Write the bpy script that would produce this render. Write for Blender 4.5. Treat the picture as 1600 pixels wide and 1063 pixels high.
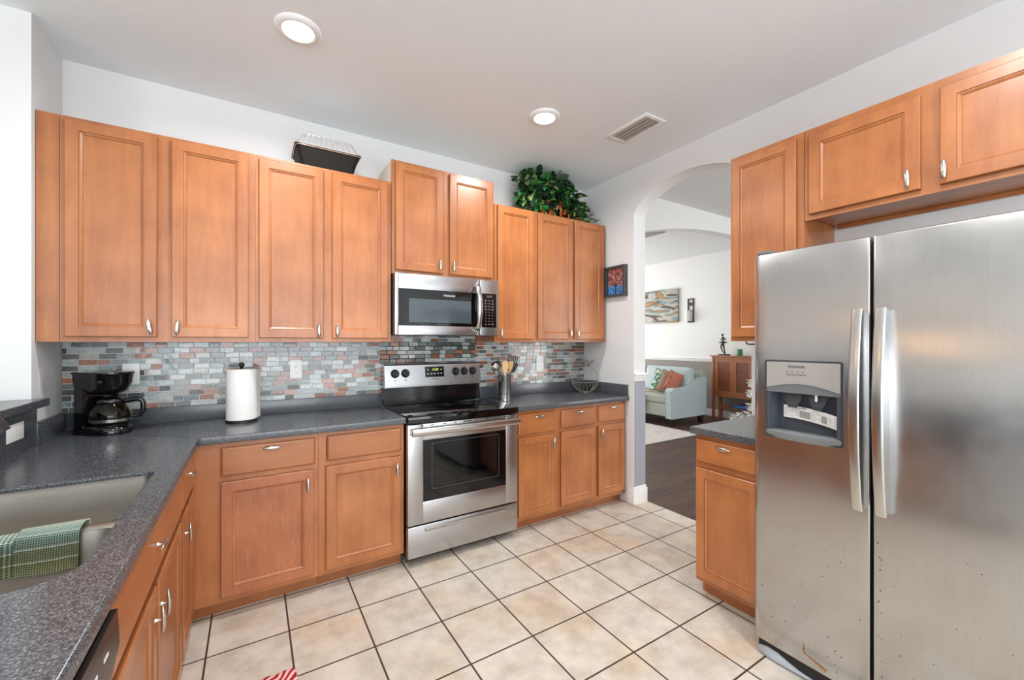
import bpy, bmesh, math, random
from mathutils import Vector, Matrix, noise
random.seed(7)
PI = math.pi
S = bpy.context.scene
for o in list(bpy.data.objects):
    bpy.data.objects.remove(o)

# ---------------------------------------------------------------- camera, world, lights, exposure
cam = bpy.data.cameras.new('camera')
camo = bpy.data.objects.new('camera', cam)
S.collection.objects.link(camo)
S.camera = camo
camo.location = (0, 0, 1.372)
camo.rotation_euler = (PI / 2, 0, -math.radians(32.03))
cam.sensor_width = 36
cam.lens = 36 * 647.4 / 1600
cam.shift_y = 3.5 / 1600
cam.clip_start = 0.03
S.view_settings.view_transform = 'Standard'
S.view_settings.look = 'None'
S.view_settings.gamma = 1
S.view_settings.use_curve_mapping = False
S.view_settings.exposure = -0.12

W = bpy.data.worlds.new('world')
S.world = W
W.use_nodes = True
W.node_tree.nodes['Background'].inputs[0].default_value = (0.85, 0.93, 1.0, 1)
W.node_tree.nodes['Background'].inputs[1].default_value = 1.5


def area(name, loc, rot, sx, sy, power, col=(1, 1, 1), shape='RECTANGLE', spread=180):
    l = bpy.data.lights.new(name, 'AREA')
    l.shape = shape
    l.size = sx
    l.size_y = sy
    l.energy = power
    l.color = col
    l.spread = math.radians(spread)
    o = bpy.data.objects.new(name, l)
    S.collection.objects.link(o)
    o.location = loc
    o.rotation_euler = rot
    return o


DAY = (0.90, 0.955, 1.0)
DAY2 = (1.0, 0.985, 0.96)
CEIL = 2.837
# rear window daylight, aimed upward for the ceiling; the other daylights are unseen added fill
area('daylight_rear', (0.2, -3.92, 1.3), (PI / 2 + .60, 0, 0), 3.8, 2.2, 172, DAY)
area('side_fill', (-4.92, -2.35, 1.4), (PI / 2 + .25, 0, -PI / 2), 2.3, 1.9, 108, DAY)
area('living_fill', (5.1, 8.42, 1.5), (PI / 2 + .2, 0, PI), 3.2, 2.2, 165, DAY2)
area('hall_fill', (5.1, -1.92, 1.4), (PI / 2, 0, 0), 3.0, 2.0, 110, DAY2)
# recessed lamps: two in view, the rest unseen glows added to brighten the room
LAMPS_AND_FILL = [(0.18, 2.171), (1.604, 2.166), (0.18, 0.5), (1.55, 0.35), (0.9, -1.4), (-2.4, -0.6)]
for i, (x, y) in enumerate(LAMPS_AND_FILL):
    area('lamp_fill_glow', (x, y, CEIL - 0.022), (0, 0, 0), 0.13, 0.13, 15, (1.0, 0.99, 0.98), 'DISK', 165)
for x, y in ((4.6, 1.2), (5.0, 5.5)):  # unseen hall and living room glows added as fill, without fixtures
    area('lamp_fill_glow', (x, y, 2.80), (0, 0, 0), 0.13, 0.13, 9, (1.0, 0.97, 0.92), 'DISK', 165)

# ---------------------------------------------------------------- helpers


def lin(c):
    r = []
    for v in c[:3]:
        v = v / 255.0
        r.append(v / 12.92 if v <= 0.04045 else ((v + 0.055) / 1.055) ** 2.4)
    return (r[0], r[1], r[2], 1)


def nt(m):
    m.use_nodes = True
    return m.node_tree.nodes, m.node_tree.links, m.node_tree.nodes['Principled BSDF']


def mat(name, col, rough=0.5, metal=0.0, bump=0, bscale=50, var=0, vscale=8, coat=0, trans=0, emis=0, stretch=None, spec=None, ior=None, alpha=None):
    m = bpy.data.materials.new(name)
    n, l, b = nt(m)
    b.inputs['Base Color'].default_value = lin(col)
    b.inputs['Roughness'].default_value = rough
    b.inputs['Metallic'].default_value = metal
    if coat:
        b.inputs['Coat Weight'].default_value = coat
        b.inputs['Coat Roughness'].default_value = 0.08
    if trans:
        b.inputs['Transmission Weight'].default_value = trans
    if ior:
        b.inputs['IOR'].default_value = ior
    if spec is not None:
        b.inputs['Specular IOR Level'].default_value = spec
    if emis:
        b.inputs['Emission Color'].default_value = lin(col)
        b.inputs['Emission Strength'].default_value = emis
    if alpha is not None:
        b.inputs['Alpha'].default_value = alpha
    tc = n.new('ShaderNodeTexCoord')
    mp = n.new('ShaderNodeMapping')
    l.new(tc.outputs['Object'], mp.inputs[0])
    if stretch:
        mp.inputs['Scale'].default_value = stretch
    if var:
        t = n.new('ShaderNodeTexNoise')
        t.inputs['Scale'].default_value = vscale
        t.inputs['Detail'].default_value = 5
        l.new(mp.outputs[0], t.inputs['Vector'])
        r = n.new('ShaderNodeValToRGB')
        c0 = [max(0, v * (1 - var)) for v in col]
        c1 = [min(255, v * (1 + var)) for v in col]
        r.color_ramp.elements[0].color = lin(c0)
        r.color_ramp.elements[1].color = lin(c1)
        r.color_ramp.elements[0].position = 0.3
        r.color_ramp.elements[1].position = 0.7
        l.new(t.outputs['Fac'], r.inputs[0])
        l.new(r.outputs[0], b.inputs['Base Color'])
    if bump:
        t = n.new('ShaderNodeTexNoise')
        t.inputs['Scale'].default_value = bscale
        t.inputs['Detail'].default_value = 4
        l.new(mp.outputs[0], t.inputs['Vector'])
        bp = n.new('ShaderNodeBump')
        bp.inputs['Strength'].default_value = bump
        bp.inputs['Distance'].default_value = 0.002
        l.new(t.outputs['Fac'], bp.inputs['Height'])
        l.new(bp.outputs[0], b.inputs['Normal'])
    return m


def ramp(n, stops, interp='LINEAR'):
    r = n.new('ShaderNodeValToRGB')
    r.color_ramp.interpolation = interp
    e = r.color_ramp.elements
    while len(e) < len(stops):
        e.new(0.5)
    for i, (p, c) in enumerate(stops):
        e[i].position = p
        e[i].color = lin(c)
    return r


def wood(name, dark, light, axis='z', rough=0.36, worn=False):
    m = bpy.data.materials.new(name)
    n, l, b = nt(m)
    tc = n.new('ShaderNodeTexCoord')
    mp = n.new('ShaderNodeMapping')
    sc = {'z': (10, 10, 1.1), 'x': (1.1, 10, 10), 'y': (10, 1.1, 10)}[axis]
    mp.inputs['Scale'].default_value = sc
    l.new(tc.outputs['Object'], mp.inputs[0])
    g = n.new('ShaderNodeTexNoise')
    g.inputs['Scale'].default_value = 2.2
    g.inputs['Detail'].default_value = 8
    g.inputs['Roughness'].default_value = 0.62
    g.inputs['Distortion'].default_value = 0.6
    l.new(mp.outputs[0], g.inputs['Vector'])
    bl = n.new('ShaderNodeTexNoise')
    bl.inputs['Scale'].default_value = 4.5
    bl.inputs['Detail'].default_value = 5
    l.new(tc.outputs['Object'], bl.inputs['Vector'])
    mx = n.new('ShaderNodeMath')
    mx.operation = 'MULTIPLY_ADD'
    mx.inputs[1].default_value = 0.42
    l.new(g.outputs['Fac'], mx.inputs[0])
    m2 = n.new('ShaderNodeMath')
    m2.operation = 'MULTIPLY'
    m2.inputs[1].default_value = 0.58
    l.new(bl.outputs['Fac'], m2.inputs[0])
    l.new(m2.outputs[0], mx.inputs[2])
    r = ramp(n, [(0.30, dark), (0.68, light)])
    l.new(mx.outputs[0], r.inputs[0])
    oi = n.new('ShaderNodeObjectInfo')
    mr = n.new('ShaderNodeMapRange')
    mr.inputs['To Min'].default_value = 0.90
    mr.inputs['To Max'].default_value = 1.05
    l.new(oi.outputs['Random'], mr.inputs['Value'])
    hv = n.new('ShaderNodeHueSaturation')
    l.new(mr.outputs[0], hv.inputs['Value'])
    l.new(r.outputs[0], hv.inputs['Color'])
    out = hv.outputs[0]
    if worn:
        w1 = n.new('ShaderNodeTexNoise')
        w1.inputs['Scale'].default_value = 9
        w1.inputs['Detail'].default_value = 9
        w1.inputs['Roughness'].default_value = 0.8
        mpw = n.new('ShaderNodeMapping')
        mpw.inputs['Scale'].default_value = (12, 12, 1.6)
        l.new(tc.outputs['Object'], mpw.inputs[0])
        l.new(mpw.outputs[0], w1.inputs['Vector'])
        rw = ramp(n, [(0.52, (0, 0, 0)), (0.72, (190, 190, 190))])
        l.new(w1.outputs['Fac'], rw.inputs[0])
        mw_ = n.new('ShaderNodeMixRGB')
        mw_.inputs[2].default_value = lin((206, 160, 138))
        l.new(rw.outputs[0], mw_.inputs[0])
        l.new(out, mw_.inputs[1])
        rd_ = ramp(n, [(0.30, (130, 80, 60)), (0.36, (255, 255, 255))])
        l.new(w1.outputs['Fac'], rd_.inputs[0])
        md_ = n.new('ShaderNodeMixRGB')
        md_.blend_type = 'MULTIPLY'
        md_.inputs[0].default_value = 1
        l.new(mw_.outputs[0], md_.inputs[1])
        l.new(rd_.outputs[0], md_.inputs[2])
        out = md_.outputs[0]
        rough = 0.5
    l.new(out, b.inputs['Base Color'])
    b.inputs['Roughness'].default_value = rough
    b.inputs['Coat Weight'].default_value = 0.45
    b.inputs['Coat Roughness'].default_value = 0.3
    return m


class MB:
    def __init__(self):
        self.v = []
        self.f = []
        self.mi = []
        self.cur = 0

    def add(self, vs, fs):
        o = len(self.v)
        self.v += [tuple(p) for p in vs]
        for f in fs:
            self.f.append([o + i for i in f])
            self.mi.append(self.cur)
        return self

    def box(self, x0, x1, y0, y1, z0, z1, bev=0):
        x0, x1 = min(x0, x1), max(x0, x1)
        y0, y1 = min(y0, y1), max(y0, y1)
        z0, z1 = min(z0, z1), max(z0, z1)
        if not bev:
            vs = [(x, y, z) for z in (z0, z1) for y in (y0, y1) for x in (x0, x1)]
            return self.add(vs, [(0, 2, 3, 1), (4, 5, 7, 6), (0, 1, 5, 4), (2, 6, 7, 3), (0, 4, 6, 2), (1, 3, 7, 5)])
        bm = bmesh.new()
        r = bmesh.ops.create_cube(bm, size=1)
        for q in bm.verts:
            q.co = Vector(((x0 + x1) / 2 + q.co.x * (x1 - x0), (y0 + y1) / 2 + q.co.y * (y1 - y0), (z0 + z1) / 2 + q.co.z * (z1 - z0)))
        bev = min(bev, 0.49 * min(x1 - x0, y1 - y0, z1 - z0))
        bmesh.ops.bevel(bm, geom=bm.edges[:], offset=bev, segments=2 if bev < .012 else 4, affect='EDGES', profile=0.6)
        bm.verts.index_update()
        self.add([q.co[:] for q in bm.verts], [[q.index for q in f.verts] for f in bm.faces])
        bm.free()
        return self

    def obox(self, c, size, M, bev=0):
        """box of size about c, turned by the 3x3 matrix M"""
        t = MB()
        t.box(-size[0] / 2, size[0] / 2, -size[1] / 2, size[1] / 2, -size[2] / 2, size[2] / 2, bev)
        c = Vector(c)
        return self.add([c + M @ Vector(p) for p in t.v], t.f)

    def tube(self, pts, r, seg=10, closed=False, flat=1.0):
        pts = [Vector(p) for p in pts]
        n = len(pts)
        rs = r if isinstance(r, (list, tuple)) else [r] * n
        up = Vector((0, 0, 1))
        tans = []
        for i in range(n):
            a = pts[(i - 1) % n] if (closed or i > 0) else pts[i]
            c = pts[(i + 1) % n] if (closed or i < n - 1) else pts[i]
            tans.append((c - a).normalized())
        t = tans[0]
        nn = t.cross(up)
        if nn.length < 1e-3:
            nn = t.cross(Vector((1, 0, 0)))
        nn.normalize()
        vs = []
        for i in range(n):
            t = tans[i]
            nn = nn - t * nn.dot(t)
            if nn.length < 1e-6:
                nn = t.orthogonal()
            nn.normalize()
            bb = t.cross(nn)
            for k in range(seg):
                a = 2 * PI * k / seg
                vs.append(pts[i] + nn * (math.cos(a) * rs[i]) + bb * (math.sin(a) * rs[i] * flat))
        fs = []
        m = n if closed else n - 1
        for i in range(m):
            for k in range(seg):
                a = i * seg + k
                b2 = i * seg + (k + 1) % seg
                c = ((i + 1) % n) * seg + (k + 1) % seg
                d = ((i + 1) % n) * seg + k
                fs.append((a, b2, c, d))
        if not closed:
            fs.append(tuple(reversed(range(seg))))
            fs.append(tuple(range((n - 1) * seg, n * seg)))
        return self.add(vs, fs)

    def lathe(self, prof, c=(0, 0, 0), seg=24, M=None, cap=True):
        c = Vector(c)
        vs = []
        for (r, z) in prof:
            for k in range(seg):
                a = 2 * PI * k / seg
                p = Vector((r * math.cos(a), r * math.sin(a), z))
                if M:
                    p = M @ p
                vs.append(c + p)
        fs = []
        for i in range(len(prof) - 1):
            for k in range(seg):
                fs.append((i * seg + k, i * seg + (k + 1) % seg, (i + 1) * seg + (k + 1) % seg, (i + 1) * seg + k))
        if cap:
            fs.append(tuple(reversed(range(seg))))
            fs.append(tuple(range((len(prof) - 1) * seg, len(prof) * seg)))
        return self.add(vs, fs)

    def loft(self, rings, cap0=True, cap1=True, closed=True):
        n = len(rings[0])
        vs = [p for r in rings for p in r]
        fs = []
        for i in range(len(rings) - 1):
            for k in range(n if closed else n - 1):
                fs.append((i * n + k, i * n + (k + 1) % n, (i + 1) * n + (k + 1) % n, (i + 1) * n + k))
        if cap0:
            fs.append(tuple(reversed(range(n))))
        if cap1:
            fs.append(tuple(range((len(rings) - 1) * n, len(rings) * n)))
        return self.add(vs, fs)

    def prism(self, poly, fn, t0, t1):
        """poly: 2D outline, fn(a,b,t) -> 3D, extruded from t0 to t1"""
        return self.loft([[fn(a, b, t0) for a, b in poly], [fn(a, b, t1) for a, b in poly]])

    def build(self, name, mats, parent=None, smooth=35, origin=None, recalc=True, merge=False):
        if not isinstance(mats, (list, tuple)):
            mats = [mats]
        me = bpy.data.meshes.new(name)
        if parent is not None:
            q = parent
            o0 = Vector((0, 0, 0))
            while q is not None:
                o0 += q.location
                q = q.parent
        elif origin is not None:
            o0 = Vector(origin)
        else:
            xs = [p[0] for p in self.v]
            ys = [p[1] for p in self.v]
            zs = [p[2] for p in self.v]
            o0 = Vector(((min(xs) + max(xs)) / 2, (min(ys) + max(ys)) / 2, min(zs)))
        vs = [(p[0] - o0.x, p[1] - o0.y, p[2] - o0.z) for p in self.v]
        me.from_pydata(vs, [], self.f)
        for m in mats:
            me.materials.append(m)
        for p, i in zip(me.polygons, self.mi):
            p.material_index = i
        if recalc:
            bm = bmesh.new()
            bm.from_mesh(me)
            if merge:
                bmesh.ops.remove_doubles(bm, verts=bm.verts, dist=.00005)
            bmesh.ops.recalc_face_normals(bm, faces=bm.faces)
            bm.to_mesh(me)
            bm.free()
        if smooth:
            for p in me.polygons:
                p.use_smooth = True
            me.set_sharp_from_angle(angle=math.radians(smooth))
        o = bpy.data.objects.new(name, me)
        S.collection.objects.link(o)
        if parent is not None:
            o.parent = parent
        else:
            o.location = o0
        return o


def tag(o, label, cat, group=None, kind=None):
    if label:
        o['label'] = label
    if cat:
        o['category'] = cat
    if group:
        o['group'] = group
    if kind:
        o['kind'] = kind
    return o


def thing(name, loc, label, cat, group=None):
    e = bpy.data.objects.new(name, None)
    e.empty_display_size = 0.1
    S.collection.objects.link(e)
    e.location = loc
    return tag(e, label, cat, group)


def struct(name, mb, m, label=None, smooth=35, origin=(0, 0, 0)):
    o = mb.build(name, m, origin=origin, smooth=smooth)
    o['kind'] = 'structure'
    return o


def text(body, size, M, m, name, parent, ext=0.0004, align='CENTER'):
    cu = bpy.data.curves.new('t', 'FONT')
    cu.body = body
    cu.size = size
    cu.extrude = ext
    cu.resolution_u = 3
    cu.align_x = align
    cu.align_y = 'CENTER'
    to = bpy.data.objects.new('t', cu)
    S.collection.objects.link(to)
    dg = bpy.context.evaluated_depsgraph_get()
    me = bpy.data.meshes.new_from_object(to.evaluated_get(dg))
    bpy.data.objects.remove(to)
    mb = MB()
    mb.add([M @ v.co for v in me.vertices], [list(p.vertices) for p in me.polygons])
    return mb.build(name, m, parent, smooth=0)


def frameM(o, u, v):
    """4x4 putting text x along u and y along v at o"""
    u = Vector(u).normalized()
    v = Vector(v).normalized()
    w = u.cross(v)
    M = Matrix((u, v, w)).transposed().to_4x4()
    M.translation = Vector(o)
    return M


def rrect(x0, x1, y0, y1, r, seg=6):
    """rounded rectangle outline; r one radius or four (x1y1, x0y1, x0y0, x1y0)"""
    if not isinstance(r, (list, tuple)):
        r = [r] * 4
    out = []
    for (cx, cy, sx, sy, a0, rr) in ((x1, y1, -1, -1, 0, r[0]), (x0, y1, 1, -1, PI / 2, r[1]), (x0, y0, 1, 1, PI, r[2]), (x1, y0, -1, 1, 1.5 * PI, r[3])):
        for k in range(seg + 1):
            a = a0 + PI / 2 * k / seg
            out.append((cx + sx * rr + rr * math.cos(a), cy + sy * rr + rr * math.sin(a)))
    return out


def slab(outline, holes, z0, z1, bev):
    """flat slab with rounded edges and holes, from a filled 2D curve"""
    cu = bpy.data.curves.new('s', 'CURVE')
    cu.dimensions = '2D'
    cu.fill_mode = 'BOTH'
    cu.extrude = (z1 - z0) / 2 - bev
    cu.bevel_depth = bev
    cu.bevel_resolution = 3
    for pl in [outline] + holes:
        sp = cu.splines.new('POLY')
        sp.points.add(len(pl) - 1)
        for i, (a, b) in enumerate(pl):
            sp.points[i].co = (a, b, 0, 1)
        sp.use_cyclic_u = True
    to = bpy.data.objects.new('s', cu)
    S.collection.objects.link(to)
    dg = bpy.context.evaluated_depsgraph_get()
    me = bpy.data.meshes.new_from_object(to.evaluated_get(dg))
    bpy.data.objects.remove(to)
    mb = MB()
    zc = (z0 + z1) / 2
    mb.add([(v.co.x, v.co.y, v.co.z + zc) for v in me.vertices], [list(p.vertices) for p in me.polygons])
    return mb


# ---------------------------------------------------------------- materials
M = {}
M['wall'] = mat('wall_paint', (228, 229, 229), 0.7, bump=0.15, bscale=120)
M['ceil'] = mat('ceiling_paint', (236, 242, 246), 0.85, bump=0.3, bscale=70)
M['white'] = mat('white_trim', (238, 238, 238), 0.4)
M['plastic'] = mat('white_plastic', (244, 244, 243), 0.3)
M['wood'] = wood('maple', (150, 84, 41), (193, 123, 70))
M['worn'] = wood('maple_worn', (148, 82, 46), (184, 112, 68), worn=True)
M['shade_lines'] = mat('painted_shade_lines', (138, 84, 50), .4)  # brown lines paint shade into the door grooves and outer edges
M['woodh'] = wood('maple_horizontal', (148, 83, 40), (190, 120, 68), 'x')
M['woody'] = wood('maple_horizontal_side', (148, 83, 40), (190, 120, 68), 'y')
M['wooddark'] = wood('maple_plain', (152, 86, 44), (178, 112, 62))
M['woodpale'] = mat('unfinished_side', (226, 214, 200), 0.6)
M['steel'] = mat('brushed_steel', (188, 188, 190), 0.27, 1.0, bump=0.05, bscale=30, stretch=(1, 1, 40))
M['chrome'] = mat('satin_nickel', (200, 198, 194), 0.22, 1.0)
M['black'] = mat('black_gloss', (7, 7, 9), 0.14, coat=0.2)
M['blackm'] = mat('black_matte', (16, 16, 17), 0.45)
M['glassblk'] = mat('black_glass', (5, 5, 6), 0.05)
M['ring'] = mat('burner_ring', (46, 46, 50), 0.25)
M['grey'] = mat('grey_plastic', (105, 108, 110), 0.35)
M['greyd'] = mat('dark_grey_plastic', (58, 62, 66), 0.35)
M['text_w'] = mat('white_print', (225, 225, 225), 0.5)
M['text_g'] = mat('grey_print', (150, 150, 150), 0.5)
M['text_k'] = mat('dark_print', (40, 40, 42), 0.5)


def counter_mat():
    m = bpy.data.materials.new('speckled_laminate')
    n, l, b = nt(m)
    tc = n.new('ShaderNodeTexCoord')
    t = n.new('ShaderNodeTexNoise')
    t.inputs['Scale'].default_value = 300
    t.inputs['Detail'].default_value = 2
    l.new(tc.outputs['Object'], t.inputs['Vector'])
    r = ramp(n, [(0.30, (38, 41, 46)), (0.45, (66, 70, 75)), (0.56, (88, 91, 96)), (0.71, (138, 140, 144))])
    l.new(t.outputs['Fac'], r.inputs[0])
    l.new(r.outputs[0], b.inputs['Base Color'])
    b.inputs['Roughness'].default_value = 0.22
    b.inputs['Specular IOR Level'].default_value = 0.6
    return m


M['counter'] = counter_mat()


def tile_mat():
    m = bpy.data.materials.new('floor_tile')
    n, l, b = nt(m)
    tc = n.new('ShaderNodeTexCoord')
    mp = n.new('ShaderNodeMapping')
    mp.inputs['Location'].default_value = (-0.147 + 3.205, -1.268 + 3.205, 0)
    l.new(tc.outputs['Object'], mp.inputs[0])
    br = n.new('ShaderNodeTexBrick')
    br.offset = 0
    br.squash = 1
    br.inputs['Scale'].default_value = 1
    br.inputs['Brick Width'].default_value = 0.3205
    br.inputs['Row Height'].default_value = 0.3205
    br.inputs['Mortar Size'].default_value = 0.0044
    br.inputs['Mortar Smooth'].default_value = 0.2
    br.inputs['Color1'].default_value = (0.0, 0.0, 0.0, 1)
    br.inputs['Color2'].default_value = (1, 1, 1, 1)
    br.inputs['Mortar'].default_value = (0.5, 0.5, 0.5, 1)
    l.new(mp.outputs[0], br.inputs['Vector'])
    t = n.new('ShaderNodeTexNoise')
    t.inputs['Scale'].default_value = 8
    t.inputs['Detail'].default_value = 8
    t.inputs['Roughness'].default_value = 0.65
    l.new(tc.outputs['Object'], t.inputs['Vector'])
    r = ramp(n, [(0.34, (188, 178, 164)), (0.5, (205, 196, 184)), (0.66, (218, 208, 195))])
    l.new(t.outputs['Fac'], r.inputs[0])
    t2 = n.new('ShaderNodeTexNoise')
    t2.inputs['Scale'].default_value = 2.6
    t2.inputs['Detail'].default_value = 3
    l.new(tc.outputs['Object'], t2.inputs['Vector'])
    r2 = ramp(n, [(0.5, (255, 255, 255)), (0.72, (250, 234, 216))])
    l.new(t2.outputs['Fac'], r2.inputs[0])
    mul = n.new('ShaderNodeMixRGB')
    mul.blend_type = 'MULTIPLY'
    mul.inputs[0].default_value = 1
    l.new(r.outputs[0], mul.inputs[1])
    l.new(r2.outputs[0], mul.inputs[2])
    # a little tone per tile
    hv = n.new('ShaderNodeHueSaturation')
    mr = n.new('ShaderNodeMapRange')
    mr.inputs['To Min'].default_value = 0.93
    mr.inputs['To Max'].default_value = 1.01
    l.new(br.outputs['Color'], mr.inputs['Value'])
    l.new(mr.outputs[0], hv.inputs['Value'])
    l.new(mul.outputs[0], hv.inputs['Color'])
    mx = n.new('ShaderNodeMixRGB')
    mx.inputs[2].default_value = lin((66, 48, 38))
    l.new(br.outputs['Fac'], mx.inputs[0])
    l.new(hv.outputs[0], mx.inputs[1])
    l.new(mx.outputs[0], b.inputs['Base Color'])
    rr = n.new('ShaderNodeMapRange')
    rr.inputs['To Min'].default_value = 0.38
    rr.inputs['To Max'].default_value = 0.8
    l.new(br.outputs['Fac'], rr.inputs['Value'])
    l.new(rr.outputs[0], b.inputs['Roughness'])
    inv = n.new('ShaderNodeMath')
    inv.operation = 'MULTIPLY_ADD'
    inv.inputs[1].default_value = -1.0
    l.new(br.outputs['Fac'], inv.inputs[0])
    tm = n.new('ShaderNodeMath')
    tm.operation = 'MULTIPLY'
    tm.inputs[1].default_value = 0.25
    l.new(t.outputs['Fac'], tm.inputs[0])
    l.new(tm.outputs[0], inv.inputs[2])
    bp = n.new('ShaderNodeBump')
    bp.inputs['Strength'].default_value = 0.35
    bp.inputs['Distance'].default_value = 0.003
    l.new(inv.outputs[0], bp.inputs['Height'])
    l.new(bp.outputs[0], b.inputs['Normal'])
    return m


def plank_mat():
    m = bpy.data.materials.new('dark_plank_floor')
    n, l, b = nt(m)
    tc = n.new('ShaderNodeTexCoord')
    br = n.new('ShaderNodeTexBrick')
    br.inputs['Scale'].default_value = 1
    br.inputs['Brick Width'].default_value = 1.2
    br.inputs['Row Height'].default_value = 0.16
    br.inputs['Mortar Size'].default_value = 0.0015
    br.inputs['Color1'].default_value = lin((84, 60, 50))
    br.inputs['Color2'].default_value = lin((102, 76, 64))
    br.inputs['Mortar'].default_value = lin((50, 40, 36))
    l.new(tc.outputs['Object'], br.inputs['Vector'])
    mp = n.new('ShaderNodeMapping')
    mp.inputs['Scale'].default_value = (1.5, 20, 1)
    l.new(tc.outputs['Object'], mp.inputs[0])
    t = n.new('ShaderNodeTexNoise')
    t.inputs['Scale'].default_value = 2
    t.inputs['Detail'].default_value = 7
    l.new(mp.outputs[0], t.inputs['Vector'])
    r = ramp(n, [(0.35, (190, 190, 190)), (0.65, (255, 255, 255))])
    l.new(t.outputs['Fac'], r.inputs[0])
    mul = n.new('ShaderNodeMixRGB')
    mul.blend_type = 'MULTIPLY'
    mul.inputs[0].default_value = 1
    l.new(br.outputs['Color'], mul.inputs[1])
    l.new(r.outputs[0], mul.inputs[2])
    l.new(mul.outputs[0], b.inputs['Base Color'])
    b.inputs['Roughness'].default_value = 0.5
    b.inputs['Specular IOR Level'].default_value = 0.3
    return m


def mosaic_mat():
    m = bpy.data.materials.new('glass_mosaic')
    n, l, b = nt(m)
    g = n.new('ShaderNodeNewGeometry')
    cols = [(196, 208, 206), (92, 94, 92), (178, 110, 78), (178, 192, 192), (118, 132, 134), (206, 206, 198), (106, 100, 94), (190, 200, 200),
            (150, 96, 74), (144, 156, 158), (196, 190, 180), (96, 106, 108), (206, 214, 212), (126, 120, 112), (182, 122, 94), (172, 182, 182)]
    r = ramp(n, [(i / len(cols), c) for i, c in enumerate(cols)], 'CONSTANT')
    l.new(g.outputs['Random Per Island'], r.inputs[0])
    tc = n.new('ShaderNodeTexCoord')
    mp = n.new('ShaderNodeMapping')
    mp.inputs['Scale'].default_value = (1, 1, 3)
    mp.inputs['Rotation'].default_value = (0, 0.35, 0)
    l.new(tc.outputs['Object'], mp.inputs[0])
    t = n.new('ShaderNodeTexNoise')
    t.inputs['Scale'].default_value = 60
    t.inputs['Detail'].default_value = 4
    t.inputs['Distortion'].default_value = 1.5
    l.new(mp.outputs[0], t.inputs['Vector'])
    r2 = ramp(n, [(0.35, (184, 184, 184)), (0.62, (255, 255, 255))])
    l.new(t.outputs['Fac'], r2.inputs[0])
    mul = n.new('ShaderNodeMixRGB')
    mul.blend_type = 'MULTIPLY'
    mul.inputs[0].default_value = 1
    l.new(r.outputs[0], mul.inputs[1])
    l.new(r2.outputs[0], mul.inputs[2])
    l.new(mul.outputs[0], b.inputs['Base Color'])
    b.inputs['Roughness'].default_value = 0.14
    b.inputs['Coat Weight'].default_value = 0.7
    b.inputs['Coat Roughness'].default_value = 0.03
    bp = n.new('ShaderNodeBump')
    bp.inputs['Strength'].default_value = 0.35
    bp.inputs['Distance'].default_value = 0.002
    l.new(t.outputs['Fac'], bp.inputs['Height'])
    l.new(bp.outputs[0], b.inputs['Normal'])
    return m


M['tile'] = tile_mat()
M['plank'] = plank_mat()
M['mosaic'] = mosaic_mat()
M['grout'] = mat('pale_grout', (246, 247, 246), 0.7)


def twotone(name, low, high, z):
    m = bpy.data.materials.new(name)
    n, l, b = nt(m)
    tc = n.new('ShaderNodeTexCoord')
    sp = n.new('ShaderNodeSeparateXYZ')
    l.new(tc.outputs['Object'], sp.inputs[0])
    gt = n.new('ShaderNodeMath')
    gt.operation = 'GREATER_THAN'
    gt.inputs[1].default_value = z
    l.new(sp.outputs[2], gt.inputs[0])
    mx = n.new('ShaderNodeMixRGB')
    mx.inputs[1].default_value = lin(low)
    mx.inputs[2].default_value = lin(high)
    l.new(gt.outputs[0], mx.inputs[0])
    l.new(mx.outputs[0], b.inputs['Base Color'])
    b.inputs['Roughness'].default_value = 0.7
    return m


M['twotone'] = twotone('two_tone_wall_paint', (146, 138, 134), (228, 227, 224), 1.05)

# ---------------------------------------------------------------- room shell
BACK = 3.05
RW = 2.725      # kitchen face of the right wall
RW2 = 2.868     # hall face of it
LW = -0.835
JY = 2.696      # end of the left wall stub
AY0, AY1 = 1.445, 2.42   # arch opening

struct('floor', MB().box(-5, 2.893, -4, BACK, -0.05, 0), M['tile'])
struct('floor', MB().box(2.893, 7.25, -2, 8.5, -0.05, 0.0), M['plank'])
struct('trim_1', MB().box(2.887, 2.899, AY0, AY1, -0.01, 0.004, 0.002), mat('threshold', (60, 46, 38), 0.5))
struct('ceiling', MB().box(-5, RW2, -4, BACK, CEIL, CEIL + .1), M['ceil'])
struct('ceiling', MB().box(RW2, 7.25, -2, 2.78, CEIL, CEIL + .1), M['wall'])
struct('ceiling', MB().box(RW2, 7.25, 2.9, 8.5, 3.03, 3.13), M['wall'])
struct('wall_back', MB().box(-5, RW, BACK, BACK + .12, 0, CEIL), M['wall'])
b = MB()
b.box(LW - .135, LW, JY, BACK, 0, CEIL)
struct('wall_left', b, M['wall'])
struct('wall_left_low', MB().box(LW - .135, LW, 0.1, JY, 0, 1.083), M['wall']).name = 'wall_left.001'


def yz(a, b2, t):
    return (t, a, b2)


poly = [(-4, 0), (AY0, 0), (AY0, 2.44)]
cy = (AY0 + AY1) / 2
hw = (AY1 - AY0) / 2
N = 28
for k in range(1, N):
    a = PI - PI * k / N
    # flattened ellipse
    dx = math.cos(a)
    poly.append((cy + hw * dx, 2.44 + 0.212 * (1 - abs(dx) ** 2.0) ** 0.62))
poly += [(AY1, 2.44), (AY1, 0), (BACK + .12, 0), (BACK + .12, CEIL), (-4, CEIL)]
b = MB()
b.prism(poly, yz, RW, RW2)
b2 = struct('wall_right', b, M['wall'], smooth=20)

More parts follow.
